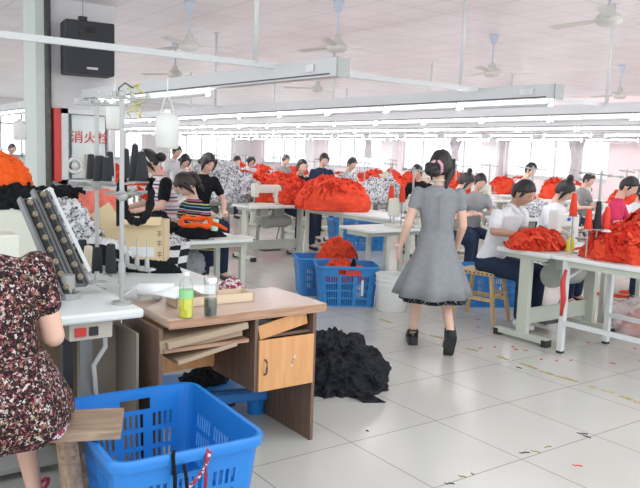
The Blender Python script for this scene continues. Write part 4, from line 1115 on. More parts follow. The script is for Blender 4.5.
WK = [
 ('person with dark hair seen just behind the striped-polo girl', 208, 163, 8.6, (.1, -1), 'blackcloth', dict(pitch=.45, near=True, voxel=.016, hair='bun')),
 ('person in white with black top bun, hand at brow, beyond the overlock machine', 565, 191, 7.9, (.25, -1), 'white_shirt', dict(hair='topbun', pitch=.55, near=True, voxel=.016)),
 ('person with short black hair in crimson blouse at the right edge', 629, 187, 8.3, (.35, -1), 'crimson', dict(pitch=.55, near=True, voxel=.016)),
 ('person with black bun bending down right of the walking woman', 466, 182, 9.4, (.6, -.8), 'white_shirt', dict(hair='topbun', pitch=.5, lean=.2)),
 ('person with short black hair next to the bun-haired one, right of walking woman', 480, 182, 10, (-.4, -1), 'graycloth', dict(pitch=.5)),
 ('person facing us in black vest over pale sleeves behind the red heaps', 302, 167, 11.7, (-.1, -1), 'blackcloth', dict(pitch=.1, sleeve=.4, near=True, voxel=.016)),
 ('person in navy top with black hair right of the black-vested one', 324, 160, 13, (-.3, -1), 'denim', dict(pitch=.4)),
 ('person with dark hair among printed cloth, right of navy-topped one', 352, 164, 13.5, (.1, -1), 'bwfine', dict(pitch=.4)),
 ('person in dark jacket leaning forward left of walking woman', 417, 172, 11.5, (-.9, -.4), 'blackcloth', dict(pitch=.3, sleeve=1.8, lean=.2)),
 ('person whose head shows above red pile behind the man in white', 531, 170, 12, (.1, -1), 'whitecloth', dict(pitch=.4)),
 ('person with dark head below the pointed curtain', 589, 180, 12, (.1, -1), 'graycloth', dict(pitch=.4)),
 ('person in coral red top at far left in the distance', 12, 149, 17, (.3, -1), 'coral', dict(pitch=.2)),
 ('person in pale top left of the tall printed mound in the distance', 177, 152, 13.5, (.2, -1), 'whitecloth', dict(pitch=.3)),
 ('person in pale top bowed low, next to the one in the distance', 185, 161, 12.5, (.1, -1), 'whitecloth', dict(hair='bun', pitch=.5)),
 ('person in distance with dark hair above the cream machine, left', 237, 161, 17, (.1, -1), 'bwfine', dict(pitch=.4)),
 ('person in distance with dark hair above the cream machine, right', 251, 161, 17.5, (.1, -1), 'whitecloth', dict(hair='bun', pitch=.4)),
 ('person in distance with dark hair, left of the black-vested one', 286, 160, 16.5, (.1, -1), 'graycloth', dict(pitch=.4)),
 ('person at right image edge in white with face turned down', 645, 192, 8.9, (-.3, -1), 'white_shirt', dict(hair='bun', pitch=.3))]
# ------------------------------------------------------------------ rows of tables deeper in the hall
rnd = random.Random(77)
cone_src = make_cone('red thread cone on stand', (0, 0, -5), M['cone_red'], .15, .034, None, .5)
stand_src = stand
cnt = 0
rows = [(8.25, 'third', [4.3+1.5*i for i in range(11)]), (10.85, 'fourth', [3.7+1.5*i for i in range(12)]), (13.45, 'fifth', [4.4+1.6*i for i in range(12)]), (16.05, 'sixth', [6+1.8*i for i in range(10)]),
        (5.6, 'second', [12.2+1.6*i for i in range(5)]), (3.4, 'first', [15+1.7*i for i in range(3)])]
far_stand = make_stand('thread stand', (0, 0, -5), 0, .66)
side = thing('side_table', 'side table', 'table', (0, 0, -5))
bb = new_bm(); bx(bb, -.5, .5, -.3, .3, TH-.05, TH-.015); obj('tabletop', bb, M['table'], side)
for sx in (-1, 1):
    for sy in (-1, 1): bb = new_bm(); bx(bb, sx*.46-.02, sx*.46+.02, sy*.26-.02, sy*.26+.02, 0, TH-.05); obj('leg', bb, M['frame'], side)
def wk_pos(w): 
    hp = at(w[1], w[2], w[3]); f = V((w[4][0], w[4][1], 0)).normalized(); return V((hp.x, hp.y, 0)) - f*(.12*1.05+.10)
WP = [wk_pos(w) for w in WK]
for x, rn, ys in rows:
    last = -9
    for i, y in enumerate(ys):
        o_ = ORD[i]; where = 'in the %s lamp row, %s from the near end' % (rn, o_)
        x_ = x + rnd.uniform(-.05, .05); r1, r2, r3, r4, r5 = [rnd.random() for _ in range(5)]
        for p in WP:
            if abs(p.x-x_) < .85 and -.75 < p.y-y < .75: y = p.y-.58
        if y-last < .75: continue
        last = y
        near_w = any(abs(p.x-x_) < .85 and abs(p.y-y-.75) < .62 for p in WP)
        nx = ys[i+1] if i+1 < len(ys) else 99
        dup(tab, (x_, y, 0), 0, 'pale sewing table ' + where, 'sewing tables deeper in the hall')
        if i % 3 != 2: dup(mach, (x_-.15, y-.03, TH), 0 if r1 < .5 else PI, 'cream sewing machine ' + where, 'sewing machines deeper in the hall')
        dup(far_stand, (x_+.32, y+.2, TH), r2-.5, 'thin thread stand ' + where, 'thread stands deeper in the hall', scale=.9+.2*r3)
        if y < 17:
            for q, sd in enumerate(('left', 'right')):
                dup(cone_src, (x_+.32+(-.09 if q == 0 else .08), y+.2, TH+.125), 0, sd + ' red thread cone ' + where, 'red thread cones deeper in the hall')
        s_ = .22+.18*r4
        if r5 < .68 and rn not in ('first', 'sixth') and not near_w and nx-y > 1.3:
            H('garment_pile', 'red garment pile ' + where, 'garment pile', (x_+.05, y+.70, TH-.02), .46, .3, s_, M['red2'], 100+cnt, 0, n=40, strips=50, m2=M['red'], group='red garment piles deeper in the hall')
            dup(side, (x_+.05, y+.70, 0), 0, 'side table carrying the red pile ' + where, 'side tables deeper in the hall')
        elif r5 < .68 and rn != 'first': 
            H('garment_pile', 'red garment pile ' + where, 'garment pile', (x_+.1, y-.02, TH), .34, .22, s_, M['red2'], 100+cnt, 0, n=36, strips=36, m2=M['red'], group='red garment piles deeper in the hall')
        else:
            H('garment_pile', 'black and white cloth heap ' + where, 'garment pile', (x_+.1, y-.02, TH), .34, .22, s_*.8, M['bwfine'], 100+cnt, 0, n=32, group='printed cloth heaps deeper in the hall')
        cnt += 1
for o in (cone_src, far_stand, side):
    for ch in list(o.children): bpy.data.objects.remove(ch)
    bpy.data.objects.remove(o)

# ------------------------------------------------------------------ people
def head_verts(bm, c, Rm, s=1.0, sub=4):
    """skull with jaw, nose, ears; local +y is the face"""
    vs = bmesh.ops.create_icosphere(bm, subdivisions=sub, radius=1)['verts']
    g = lambda fx, fz, x0, z0, wx, wz: math.exp(-(((fx-x0)/wx)**2 + ((fz-z0)/wz)**2))
    for v in vs:
        x, y, z = v.co
        X, Y, Z = x*.074, y*.092, z*.112
        if z < 0:
            k_ = -z
            X *= 1-.34*k_**1.6
            Y = Y*(1-.18*k_) + (.012*k_ if y > 0 else .030*k_)
        if y > .3:
            Y *= 1-.06*(1-abs(z))
            Y += .020*g(X, Z, 0, -.018, .011, .017) + .009*g(X, Z, 0, .006, .008, .022)
            Y -= .007*(g(X, Z, .03, .012, .015, .011) + g(X, Z, -.03, .012, .015, .011))
            Y += .005*g(X, Z, 0, -.052, .02, .008) - .003*g(X, Z, 0, -.064, .02, .005) + .006*g(X, Z, 0, -.09, .02, .014)
            Y += .004*g(X, Z, 0, .034, .05, .01)
        v.co = V(c) + Rm @ (V((X, Y, Z))*s)
    for sx in (-1, 1):
        M_ = Matrix.Translation(V(c)+Rm@(V((sx*.074, -.005, -.005))*s)) @ (Rm @ Matrix.Rotation(sx*R_(-20), 3, 'Z')).to_4x4() @ Matrix.Diagonal((.010*s, .020*s, .032*s, 1))
        bmesh.ops.create_icosphere(bm, subdivisions=2, radius=1, matrix=M_)

def hand(bm, wrist, d, up, side, curl=.5, s=1.0):
    d = V(d).normalized(); up = V(up); x = d.cross(up).normalized(); up = x.cross(d).normalized(); w_ = V(wrist)
    Rm = Matrix((x, d, up)).transposed()
    add_ball(bm, w_+d*.045*s, (.038*s, .052*s, .015*s), Rm)
    add_ball(bm, w_+d*.03*s+x*side*.018*s, (.02*s, .034*s, .016*s), Rm)
    for i, (off, L_) in enumerate(((.028, .066), (.0095, .076), (-.0095, .070), (-.027, .055))):
        p = w_ + d*(.082-.004*abs(i-1.3))*s + x*side*off*s; a = .15; r = .0088*s
        for seg, fr_ in enumerate((.45, .32, .23)):
            a2 = a + curl*(.55+.35*seg)
            q = p + (d*math.cos(a2) - up*math.sin(a2))*L_*fr_*s + x*side*off*.08*s
            add_limb(bm, p, q, r, r*.86, 8); p = q; r *= .86; a = a2
    p = w_ + d*.025*s + x*side*.03*s; r = .0105*s
    for dirv, L_ in ((d*.7+x*side*.75-up*.2, .038), (d*.95+x*side*.28-up*.35, .03)):
        q = p+dirv.normalized()*L_*s; add_limb(bm, p, q, r, r*.85, 8); p = q; r *= .85

def face_rot(yaw=0, pitch=0, roll=0):
    return Matrix.Rotation(yaw, 3, 'Z') @ Matrix.Rotation(-pitch, 3, 'X') @ Matrix.Rotation(roll, 3, 'Y')

def hair_mesh(c, Rm, m, root, style='short', s=1.0, seed=1, voxel=.008):
    """skull cap cut open over the face, plus bun / tail; local +y is the face"""
    b = new_bm()
    vs = bmesh.ops.create_icosphere(b, subdivisions=4, radius=1)['verts']
    kill = []
    low = {'short': -.62, 'bun': -.55, 'ponytail': -.5, 'topbun': -.5}[style]
    for v in vs:
        x, y, z = v.co
        jit = 1+.05*noise.noise(V((x*4, y*4, z*2+seed*3)))
        line = .42 - .25*x*x if y > 0 else low
        if y > 0: line = (.50 if style == 'short' else .42) + .10*noise.noise(V((x*5+seed, 0, 0))) - (.80 if style != 'short' else .42)*abs(x)**2.2
        else: line = low + .12*abs(x)
        if z < line and y > -.12: kill.append(v)
        elif style == 'short' and z < -.08 and y > -.30: kill.append(v)
        elif z < low: kill.append(v)
        X, Y, Z = x*.087*jit, y*.106*jit-.005, z*.130*jit+.002
        if z < 0: X *= 1-.2*(-z); Y += .018*(-z)
        v.co = V((X, Y, Z))
    bmesh.ops.delete(b, geom=kill, context='VERTS')
    r = bmesh.ops.extrude_face_region(b, geom=b.faces[:])
    for v in [e for e in r['geom'] if isinstance(e, bmesh.types.BMVert)]: v.co *= .84
    def addball(p, sz, rt=None): add_ball(b, p, sz, rt, 3)
    if style == 'bun':
        addball((-.022, -.125, -.03), (.056, .048, .050)); addball((.010, -.138, -.05), (.04, .035, .035)); addball((-.045, -.115, -.005), (.036, .04, .03))
    if style == 'topbun':
        addball((0, -.035, .15), (.037, .037, .036)); addball((0, -.03, .12), (.03, .03, .03))
    if style == 'ponytail':
        add_limb(b, (0, -.10, .05), (0, -.14, .0), .022, .032); add_limb(b, (0, -.14, 0), (.01, -.13, -.10), .033, .028); add_limb(b, (.01, -.13, -.10), (.0, -.115, -.19), .028, .012)
    if style != 'short':
        for sx in (-1, 1): add_tube(b, [(sx*.070, .045, .06), (sx*.082, .035, .0), (sx*.080, .025, -.06), (sx*.070, .02, -.105)], [.022, .020, .014, .004], 8)
    else:
        for sx in (-1, 1): add_tube(b, [(sx*.074, .03, .03), (sx*.078, .022, -.01), (sx*.075, .018, -.03)], [.016, .011, .004], 8)
    for v in b.verts: v.co = V(c) + Rm @ (v.co*s)
    return obj('hair', b, m, root, smooth=True)

def person(label, loc, fwd, J, top, bottom=None, hair='short', hairm='hair', skin='skin', voxel=.014, hs=1.0, near=True, head=(0, .35, 0),
           sleeve=.55, sleeve_r=.056, collar=False, hands=True, build=1.0, shoes='dark', skirt=False, band=None, vest=None, hand_dir=None, curl=.7, torso=None):
    """fwd = world direction the body faces. local: x right, y forward, z up"""
    rz = math.atan2(-fwd[0], fwd[1])
    t = thing('person', label, 'person', loc, rz)
    J = {k_: V(v) for k_, v in J.items()}
    for k_ in list(J):
        if k_.endswith('R') and k_[:-1]+'L' not in J: v = J[k_]; J[k_[:-1]+'L'] = V((-v.x, v.y, v.z))
    bw = build
    # body (one continuous mesh)
    b = new_bm()
    sb = (J['shL']+J['shR'])/2
    add_limb(b, sb+V((0, 0, .0)), J['neck']+V((0, 0, .03)), .052, .046)
    add_limb(b, J['pelvis'], J['chest'], .08*bw, .08*bw); add_limb(b, J['chest'], sb-V((0, 0, .03)), .06, .05); add_limb(b, J['shL']-V((0, 0, .012)), J['shR']-V((0, 0, .012)), .032, .032)
    for s in 'LR':
        add_limb(b, J['sh'+s]-V((0, 0, .012)), J['sh'+s].lerp(J['el'+s], .4), .034*bw, .040*bw); add_limb(b, J['sh'+s].lerp(J['el'+s], .4), J['el'+s], .040*bw, .036*bw); add_limb(b, J['el'+s], J['wr'+s], .037*bw, .024)
        mid = J['el'+s].lerp(J['wr'+s], .3); add_ball(b, mid, .036*bw)
        if 'kn'+s in J:
            hp = J['pelvis']+V(((.072 if s == 'R' else -.072)*bw, 0, -.04))
            add_limb(b, hp, J['kn'+s], .060*bw, .050); add_limb(b, J['kn'+s], J['an'+s], .05, .032)
            add_ball(b, J['kn'+s].lerp(J['an'+s], .3)+V((0, -.012, 0)), .050)
            add_limb(b, J['an'+s], J['to'+s], .034, .026)
    hc = J['head']; Rm = face_rot(*head)
    nb = hc + Rm@V((0, -.02, -.06))
    add_limb(b, J['neck'], nb, .048, .05)
    def extra(bm):
        head_verts(bm, hc, Rm, hs, 4 if near else 3)
        if hands:
            for s in 'LR':
                d = (hand_dir or {}).get(s) or (J['wr'+s]-J['el'+s]).normalized()*.8+V((0, .15, -.1))
                upv = (hand_dir or {}).get(s+'u') or V((0, .2, 1))
                hand(bm, J['wr'+s], d, upv, -1 if s == 'R' else 1, curl, 1.0)
    body = remesh('body', b, M[skin], t, voxel*.75 if near else voxel, 3, extra)
    if near:
        for sx in (-1, 1):
            e = new_bm(); add_ball(e, hc+Rm@(V((sx*.030, .074, .010))*hs), (.010*hs, .006*hs, .003*hs), Rm); obj('eye', e, M['eye'], t, smooth=True)
            e = new_bm(); add_ball(e, hc+Rm@(V((sx*.031, .078, .030))*hs), (.015*hs, .005*hs, .0022*hs), Rm); obj('eyebrow', e, M['hair'], t, smooth=True)
        e = new_bm(); add_ball(e, hc+Rm@(V((0, .079, -.056))*hs), (.019*hs, .009*hs, .0065*hs), Rm); obj('lips', e, M['lip'], t, smooth=True)
    hr = hair_mesh(hc, Rm, M[hairm], t, hair, hs, sum(map(ord, label)) % 17)
    if band:
        e = new_bm(); pts = [hc+Rm@V((.090*math.cos(a), .02, .12*math.sin(a)+.006)) for a in [PI*i/14 for i in range(15)]]
        add_tube(e, pts, .008); obj('headband', e, M[band], hr, smooth=True)
    # top garment
    b = new_bm()
    P, Cc = J['pelvis'], J['chest']
    shw = abs(J['shR'].x-J['shL'].x)/2
    mid = P.lerp(Cc, .45)
    rr = torso or ((.155*bw, .118*bw), (.135*bw, .105*bw), (.152*bw, .115*bw), (shw*.98, .085*bw))
    add_loft(b, [(P+V((0, 0, -.03)), rr[0][0]*.97, rr[0][1]), (P+V((0, 0, .04)), *rr[0]), (mid, *rr[1]), (Cc-V((0, 0, .02)), *rr[2]), (sb+V((0, 0, -.005)), rr[3][0]*1.02, rr[3][1]*1.02), (sb+V((0, .0, .042)), shw*.62, .068), (J['neck']+V((0, 0, .0)), .060, .058)], 24)
    for s in 'LR':
        q = J['sh'+s].lerp(J['el'+s], min(1, sleeve)); add_limb(b, J['sh'+s], q, sleeve_r*bw, (sleeve_r-.002)*bw)
        if sleeve > 1:
            add_limb(b, J['el'+s], J['el'+s].lerp(J['wr'+s], sleeve-1), .052*bw, .038*bw)
    topo = remesh('top', b, M[top], t, voxel if near else voxel*1.2, 4)
    if vest:
        for s in 'LR':
            b = new_bm(); q = J['sh'+s].lerp(J['el'+s], min(1, sleeve)); add_limb(b, J['sh'+s]+V((0, 0, .005)), q, .060*bw, .059*bw); remesh('sleeve', b, M[vest], topo, voxel, 3)
    if collar:
        e = new_bm(); nk = J['neck']
        for s in (-1, 1): add_tube(e, [nk+V((0, -.055, .025)), nk+V((s*.05, -.02, .022)), nk+V((s*.055, .035, .0)), nk+V((s*.03, .075, -.045)), nk+V((s*.055, .095, -.075))], [.018, .018, .018, .016, .006], 8)
        obj('collar', e, M[top], topo, smooth=True)
    if bottom and 'knR' in J:
        b = new_bm()
        add_loft(b, [(P+V((0, .0, -.10)), .14*bw, .12*bw), (P+V((0, 0, -.04)), .168*bw, .13*bw), (P+V((0, 0, .05)), .150*bw, .118*bw)], 20)
        for s in 'LR':
            hp = P+V(((.085 if s == 'R' else -.085)*bw, 0, -.03))
            add_limb(b, hp, J['kn'+s], .092*bw, .072*bw); add_limb(b, J['kn'+s], J['an'+s]+V((0, 0, .03)), .068*bw, .055)
        remesh('trousers', b, M[bottom], t, voxel*1.1, 4)
    if 'anR' in J and shoes:
        for s in 'LR':
            b = new_bm(); a = J['an'+s]; to = J['to'+s]
            add_limb(b, a+V((0, -.02, -.045)), to, .042, .034)
            remesh('shoe', b, M[{'dark': 'black', 'white': 'white_plastic'}[shoes]], t, .01, 2)
    t['j'] = 1; del t['j']
    return t, J, body

# --- seated pose relative to a seat height
def sit(seat=.48, lean=.12, head_f=.1, arms=.0, sh=.17, hz=None, el=(.25, .14, None), wr=(.10, .38, None), kn=.42):
    z = seat+.09
    J = dict(pelvis=(0, 0, z), chest=(0, lean*.6, z+.36), shR=(sh, lean*.9, z+.47), neck=(0, lean*1.05+.01, z+.55), head=(0, lean*1.05+head_f, z+.68),
             elR=(el[0], el[1]+lean*.5, (z+.22) if el[2] is None else el[2]), wrR=(wr[0], wr[1]+lean*.3, (TH+.06) if wr[2] is None else wr[2]),
             knR=(.12, kn, seat+.03), anR=(.13, kn-.02, .10), toR=(.14, kn+.12, .045))
    return J

# 1. walking woman in grey dress
Fw = V((.60, .80, 0)).normalized(); Rw = V((Fw.y, -Fw.x, 0))
base = V((4.10, 4.13, 0))
J = dict(pelvis=(0, 0, .90), chest=(0, .01, 1.15), shL=(-.165, .0, 1.285), shR=(.165, -.01, 1.285), neck=(0, -.005, 1.345), head=(.01, .03, 1.49),
         elL=(-.235, -.03, 1.03), wrL=(-.285, .05, .83), elR=(.205, .01, 1.03), wrR=(.19, .14, .86),
         knL=(-.09, .20, .50), anL=(-.125, .20, .125), toL=(-.14, .33, .055), knR=(.085, .02, .50), anR=(.125, -.20, .20), toR=(.12, -.12, .075))
W, J, body = person('person walking away down the aisle in a short-sleeved grey flared dress', base, Fw, J, 'grey_dress', None, 'bun', 'hair', voxel=.010, hs=1.07, head=(R_(-28), .08, 0),
                    sleeve=.42, sleeve_r=.051, hand_dir={'L': V((-.08, .12, -1)), 'Lu': V((-1, 0, 0)), 'R': V((-.2, .7, -.6)), 'Ru': V((1, 0, .4))}, curl=.4, shoes=None,
                    torso=((.142, .115), (.125, .098), (.145, .108), (.166, .082)))
for o in [o for o in W.children if o.name.startswith('top')]: o.name = 'dress_bodice'
b = new_bm()
fn = lambda k_: (lambda a: 1+k_*math.sin(a*7+.6)+k_*.6*math.sin(a*4+2))
rings = [((0, 0, 1.0), .126, .102), ((0, 0, .92), .138, .116, fn(.004)), ((0, 0, .84), .156, .134, fn(.010)), ((0, -.01, .76), .188, .165, fn(.03)), ((-.005, -.015, .66), .228, .205, fn(.06)), ((-.01, -.02, .56), .264, .235, fn(.08)), ((-.012, -.02, .465), .290, .26, fn(.10))]
add_loft(b, rings, 72, cap=False); obj('dress_skirt', b, M['grey_dress'], W, smooth=True, solid=.006)
b = new_bm()
add_loft(b, [((0, 0, .60), .20, .18, fn(.05)), ((-.005, -.01, .48), .245, .215, fn(.07)), ((-.005, -.012, .425), .262, .235, lambda a: 1+.06*math.sin(a*7+.6)+.02*math.sin(a*23))], 96, cap=False); obj('lace_underskirt', b, M['lace'], W, smooth=True, solid=.004)
b = new_bm(); add_tube(b, [V((0, -.132, .98)), V((0, -.115, 1.05)), V((0, -.118, 1.15)), V((0, -.098, 1.27))], .0035, 6); obj('back_seam', b, M['grey_dress'], W)
hr = [o for o in W.children if o.name.startswith('hair')][0]
Rm = face_rot(R_(-22), .12, 0); hc = J['head']
b = new_bm(); add_tube(b, [hc+Rm@V((-.01+.047*math.cos(a), -.112-.012*math.sin(a*3), -.02+.052*math.sin(a))) for a in [2*PI*i/16 for i in range(16)]], [.012+.004*(i % 2) for i in range(16)], 8, True)
obj('scrunchie', b, M['pink'], hr, smooth=True)
b = new_bm(); add_tube(b, [hc+Rm@V((.07, -.02, -.02)), hc+Rm@V((.074, -.035, -.10)), hc+Rm@V((.066, -.05, -.17)), hc+Rm@V((.06, -.05, -.20))], [.03, .024, .012, .003], 8); obj('loose_lock', b, M['hair'], hr, smooth=True)
b = new_bm(); nk = J['neck']; add_tube(b, [nk+V((.058*math.cos(a), .056*math.sin(a), .032+.012*math.sin(-a))) for a in [2*PI*i/20 for i in range(20)]], .005, 6, True); obj('necklace', b, M['white_plastic'], W, smooth=True)
b = new_bm(); add_tube(b, [J['wrL']+V((.030*math.cos(a), .030*math.sin(a), .02)) for a in [2*PI*i/14 for i in range(14)]], .004, 6, True); obj('bracelet', b, M['white_plastic'], W, smooth=True)
def sandal(an, to, pitch):
    s_ = bpy.data.objects.new('sandal', None)
    b = new_bm()
    prof = [(-.105, .030), (-.10, .038), (-.04, .042), (.03, .040), (.09, .043), (.14, .036), (.155, .014)]
    top = []; bot = []; 
    for y_, w_ in prof:
        z_ = .035*max(0, 1-(y_+.1)/.22)
        top.append((y_, w_, z_+.0)); 
    L1 = []; 
    for y_, w_, z_ in top: L1.append([b.verts.new(V((sx*w_, y_, zz))) for sx in (-1, 1) for zz in (-.032, z_)])
    for A, B in zip(L1, L1[1:]):
        b.faces.new((A[0], A[1], B[1], B[0])); b.faces.new((A[3], A[2], B[2], B[3])); b.faces.new((A[1], A[3], B[3], B[1])); b.faces.new((A[2], A[0], B[0], B[2]))
    b.faces.new((L1[0][0], L1[0][2], L1[0][3], L1[0][1])); b.faces.new((L1[-1][0], L1[-1][1], L1[-1][3], L1[-1][2]))
    # straps
    add_tube(b, [(-.04, .06, .0), (-.03, .065, .05), (.0, .07, .062), (.03, .065, .05), (.04, .06, 0)], .013, 8)
    add_tube(b, [(-.04, .02, .0), (-.025, .03, .065), (.0, .035, .078), (.025, .03, .065), (.04, .02, 0)], .010, 8)
    add_tube(b, [(.036*math.cos(a), -.055+.036*math.sin(a), .09) for a in [2*PI*i/12 for i in range(12)]], .008, 6, True)
    add_tube(b, [(-.036, -.05, .09), (-.04, -.02, .02)], .008); add_tube(b, [(.036, -.05, .09), (.04, -.02, .02)], .008)
    Rr = Matrix.Rotation(pitch, 4, 'X'); off = an + V((0, .045, -.090))
    if pitch: off = an + V((0, .02, -.075))
    for v in b.verts: v.co = off + (Rr @ v.co.to_4d()).to_3d()
    bpy.data.objects.remove(s_)
    return obj('sandal', b, M['black'], W, smooth=True, angle=35)
sandal(J['anL'], J['toL'], 0)
sandal(J['anR']+V((0, 0.0, .0)), J['toR'], R_(-52))

# 2. man in white shirt
J = sit(.49, .20, .10, sh=.205, el=(.27, .10, .90), wr=(.10, .40, .88), kn=.46)
J['elL'] = (-.26, .16, .90); J['wrL'] = (-.10, .44, .88)
mn, J, _ = person('person in white short-sleeved shirt and dark jeans sewing on a wooden stool', (5.47, 4.74, 0), V((.10, -1, 0)), J, 'white_shirt', 'denim', 'short', 'hair', 'skin2', voxel=.011, head=(R_(10), .55, 0),
                  sleeve=.62, collar=True, hs=1.06, build=1.12, shoes='white', curl=.5)
tp = [o for o in mn.children if o.name.startswith('top')][0]
b = new_bm()
for k_ in range(3): add_ball(b, J['chest']+V((.0, .155, .03-.07*k_)), .006)
obj('buttons', b, M['white_plastic'], tp)

# 3. seated woman in floral dress (foreground left)
J = dict(pelvis=(0, 0, .58), chest=(-.01, .07, .94), shR=(.185, .07, 1.10), shL=(-.20, .08, 1.10), neck=(-.07, .12, 1.17), head=(-.16, .24, 1.29),
         elR=(.245, .08, .83), wrR=(.10, .34, .86), elL=(-.28, .18, .80), wrL=(-.10, .42, .86),
         knR=(.15, .42, .46), anR=(.20, .26, .12), toR=(.22, .40, .05), knL=(-.12, .42, .46), anL=(-.12, .28, .12), toL=(-.12, .42, .05))
fl, J, _ = person('person in dark floral dress sitting on the bench at left, back to us', (.50, 2.72, 0), V((.10, 1, 0)), J, 'floral', None, 'bun', 'hair', voxel=.011, head=(0, .5, 0),
                  sleeve=.50, build=1.18, shoes='dark', torso=((.225, .20), (.20, .16), (.19, .15), (.195, .11)))
b = new_bm()
fn2 = lambda k_: (lambda a: 1+k_*math.sin(a*6+1)+k_*.5*math.sin(a*11))
add_loft(b, [((0, .02, .80), .205, .165, fn2(.01)), ((0.0, .04, .70), .255, .22, fn2(.02)), ((0.01, .06, .60), .295, .27, fn2(.03)), ((.01, .08, .53), .305, .29, fn2(.04)), ((0.0, .10, .485), .285, .28, fn2(.04)), ((0, .1, .456), .2, .2)], 64)
obj('dress_skirt', b, M['floral'], fl, smooth=True)
fl.rotation_mode = 'XYZ'; fi = (Matrix.Translation(fl.location) @ fl.rotation_euler.to_matrix().to_4x4()).inverted()
b = new_bm(); add_tube(b, [fi @ at(28, 441, 2.60), fi @ at(45, 439, 2.61), fi @ at(58, 435, 2.66), fi @ at(67, 425, 2.74)], [.008, .016, .018, .010], 8); obj('checked_petticoat', b, M['check_red'], fl, smooth=True)
b = new_bm(); add_tube(b, [V((.21, .24+.04*math.sin(a), .15+.04*math.cos(a)))+V((.035*math.cos(a*1), 0, 0)) for a in [2*PI*i/10 for i in range(10)]], .008, 6, True); obj('ankle_strap', b, M['rope'], fl)

# 4. girl in striped polo, 5. woman in pink stripes
J = sit(.46, .16, .09, el=(.26, .10, .84), wr=(.14, .36, .86))
gl, J, _ = person('person in dark polo with thin multicoloured stripes leaning over garments', (3.20, 6.36, 0), V((-1, -.12, 0)), J, 'stripes', 'denim', 'ponytail', 'hair_brown', 'skin', voxel=.013, head=(R_(5), .75, 0), sleeve=.55, collar=False, build=.95)
J = sit(.66, .14, .10, sh=.18, el=(.27, .12, 1.0), wr=(.16, .40, .95))
ws, J, _ = person('person in pink and white striped top with black sleeves and white headband', (3.05, 6.86, 0), V((-.97, .10, 0)), J, 'pinkstripe', 'denim', 'bun', 'hair', 'skin', voxel=.013, head=(0, .6, 0), sleeve=.6, band='white_plastic', vest='blackcloth', build=1.08, shoes='dark')

# 6. others farther back
def worker(label, px, py, D, fwd, top, hair='short', pitch=.4, sleeve=.6, near=False, lean=.12, bottom='denim', yaw=0, skin='skin', armz=None, voxel=.024, hairm='hair', vest=None):
    hp = at(px, py, D); f = V((fwd[0], fwd[1], 0)).normalized()
    seat = max(.3, hp.z-.77)
    J = sit(seat, lean, .10, wr=(.12, .38, armz))
    z = V((hp.x, hp.y, 0)) - f*(lean*1.05+.10)
    return person(label, (z.x, z.y, 0), f, J, top, bottom, hair, hairm, skin, voxel=voxel, near=near, head=(yaw, pitch, 0), sleeve=sleeve, hands=D < 10, vest=vest)
for w_ in WK: worker(*w_[:6], **w_[6])

# ------------------------------------------------------------------ printed-cloth mounds in the distance
for k_, (px, py, D, rx, h, lb) in enumerate(((217, 190, 12.5, .5, .62, 'tall black and white printed cloth mound behind the striped-polo girl'), (232, 190, 11.2, .45, .45, 'lower printed cloth mound right of the tall one'),
        (378, 186, 12, .5, .4, 'printed cloth mound on a table left of centre pillar'), (310, 183, 14.5, .5, .35, 'printed cloth mound beside the navy-topped person'), (25, 175, 13, .8, .45, 'printed cloth stacked on far left shelf'), (28, 190, 12, .8, .3, 'printed cloth on lower far left shelf'))):
    p = at(px, py, D); zb = max(TH, p.z)
    heap('cloth_heap', lb, 'cloth heap', (p.x, p.y, TH), rx, .4, h, M['bwfine'], 300+k_, 0, n=50)
p = at(222, 190, 11.6); make_long_table('plain table under the tall printed cloth mound', p.x-1.0, p.x+1.0, p.y-.45, p.y+.6)
p = at(310, 183, 14.5); 
p = at(26, 180, 12.6); make_long_table('far left table with stacked printed cloth', p.x-1.2, p.x+1.2, p.y-.4, p.y+.5)

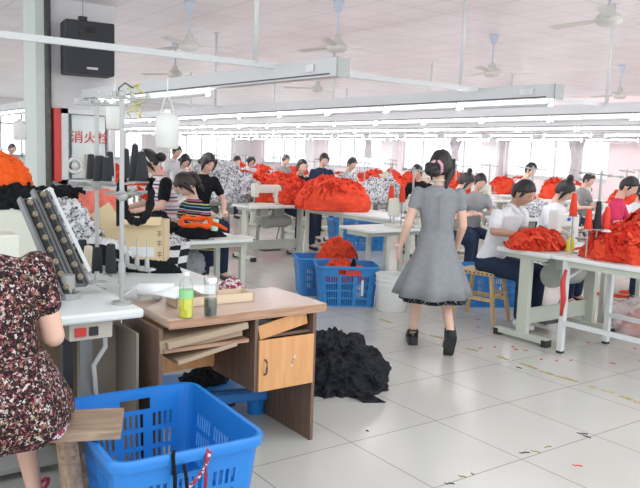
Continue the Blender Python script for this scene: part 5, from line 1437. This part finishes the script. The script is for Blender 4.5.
# ------------------------------------------------------------------ floor marks and scraps
def gp(px, py):
    P = at(px, py, 1)-V((0, 0, 1.55)); k_ = -1.55/P.z; return V((0, 0, 1.55))+P*k_
rnd = random.Random(5)
lineX = []
for k_, (a, c) in enumerate((((365, 313), (373, 317)), ((381, 319), (392, 323)), ((412, 330), (425, 334)), ((430, 335), (448, 340)), ((466, 348), (478, 351)), ((498, 356), (508, 360)), ((520, 363), (537, 369)), ((541, 371), (554, 375)), ((557, 376), (578, 382)), ((590, 386), (596, 388)), ((602, 390), (614, 393)), ((621, 396), (632, 400)), ((634, 401), (645, 404)))):
    p, q = gp(*a), gp(*c); d = (q-p); n_ = V((-d.y, d.x, 0)).normalized()*.018
    b = new_bm(); f = [b.verts.new(x+V((0, 0, .0012))) for x in (p-n_, p+n_*.7, p+d*.5+n_*1.2, q+n_*.8, q-n_, p+d*.4-n_*.8)]; b.faces.new(f)
    tag(obj('tape_remnant', b, M['tape'], solid=.0015), 'yellow tape remnant on floor, %s along broken line starting near the white bucket' % ORD[k_], 'tape', 'worn tape line on floor')
spots = [(536, 452, 'dirty'), (548, 447, 'dirty'), (525, 453, 'grime'), (519, 368, 'grime'), (583, 434, 'grime'), (587, 437, 'grime'), (367, 431, 'grime'), (450, 484, 'grime'), (463, 477, 'dirty'), (472, 474, 'dirty'), (578, 466, 'scrap'), (445, 312, 'grime'), (497, 334, 'grime'), (640, 318, 'grime')]
for k_ in range(34):
    px, py = rnd.choice(((rnd.uniform(425, 640), rnd.uniform(318, 352)), (rnd.uniform(560, 640), rnd.uniform(290, 330)), (rnd.uniform(470, 560), rnd.uniform(330, 352)), (rnd.uniform(540, 640), rnd.uniform(340, 365))))
    spots.append((px, py, 'scrap'))
LB = {'scrap': 'small red thread scrap on the tiled floor', 'grime': 'small dark scrap on the tiled floor', 'dirty': 'small olive dried scrap on the tiled floor'}
for px, py, kd in spots:
    p = gp(px, py); b = new_bm(); a = rnd.random()*PI; L_ = rnd.uniform(.010, .03)*(1.2 if kd != 'scrap' else 1)
    pts = [p+V((math.cos(a)*L_*s+.006*math.sin(s*9), math.sin(a)*L_*s+.006*math.cos(s*7), .003)) for s in (-1, -.5, 0, .5, 1)]
    add_tube(b, pts, [.0015, .003, .0035, .003, .0015], 6)
    tag(obj('floor_scrap', b, M[kd]), LB[kd], 'scrap', LB[kd].replace('small', 'scattered').replace('scrap', 'scraps'))
for k_, (px, py, s) in enumerate(((607, 295, 1), (632, 293, 1.2), (622, 297, .7))):
    heap('floor_cloth', ['long red scrap of cloth on floor beyond the right table leg', 'larger red scrap of cloth on floor at the right image edge', 'tiny red scrap of cloth between two larger ones on floor'][k_], 'scrap', gp(px, py), .14*s, .07*s, .03, M['red2'], 400+k_, R_(-40), n=24)
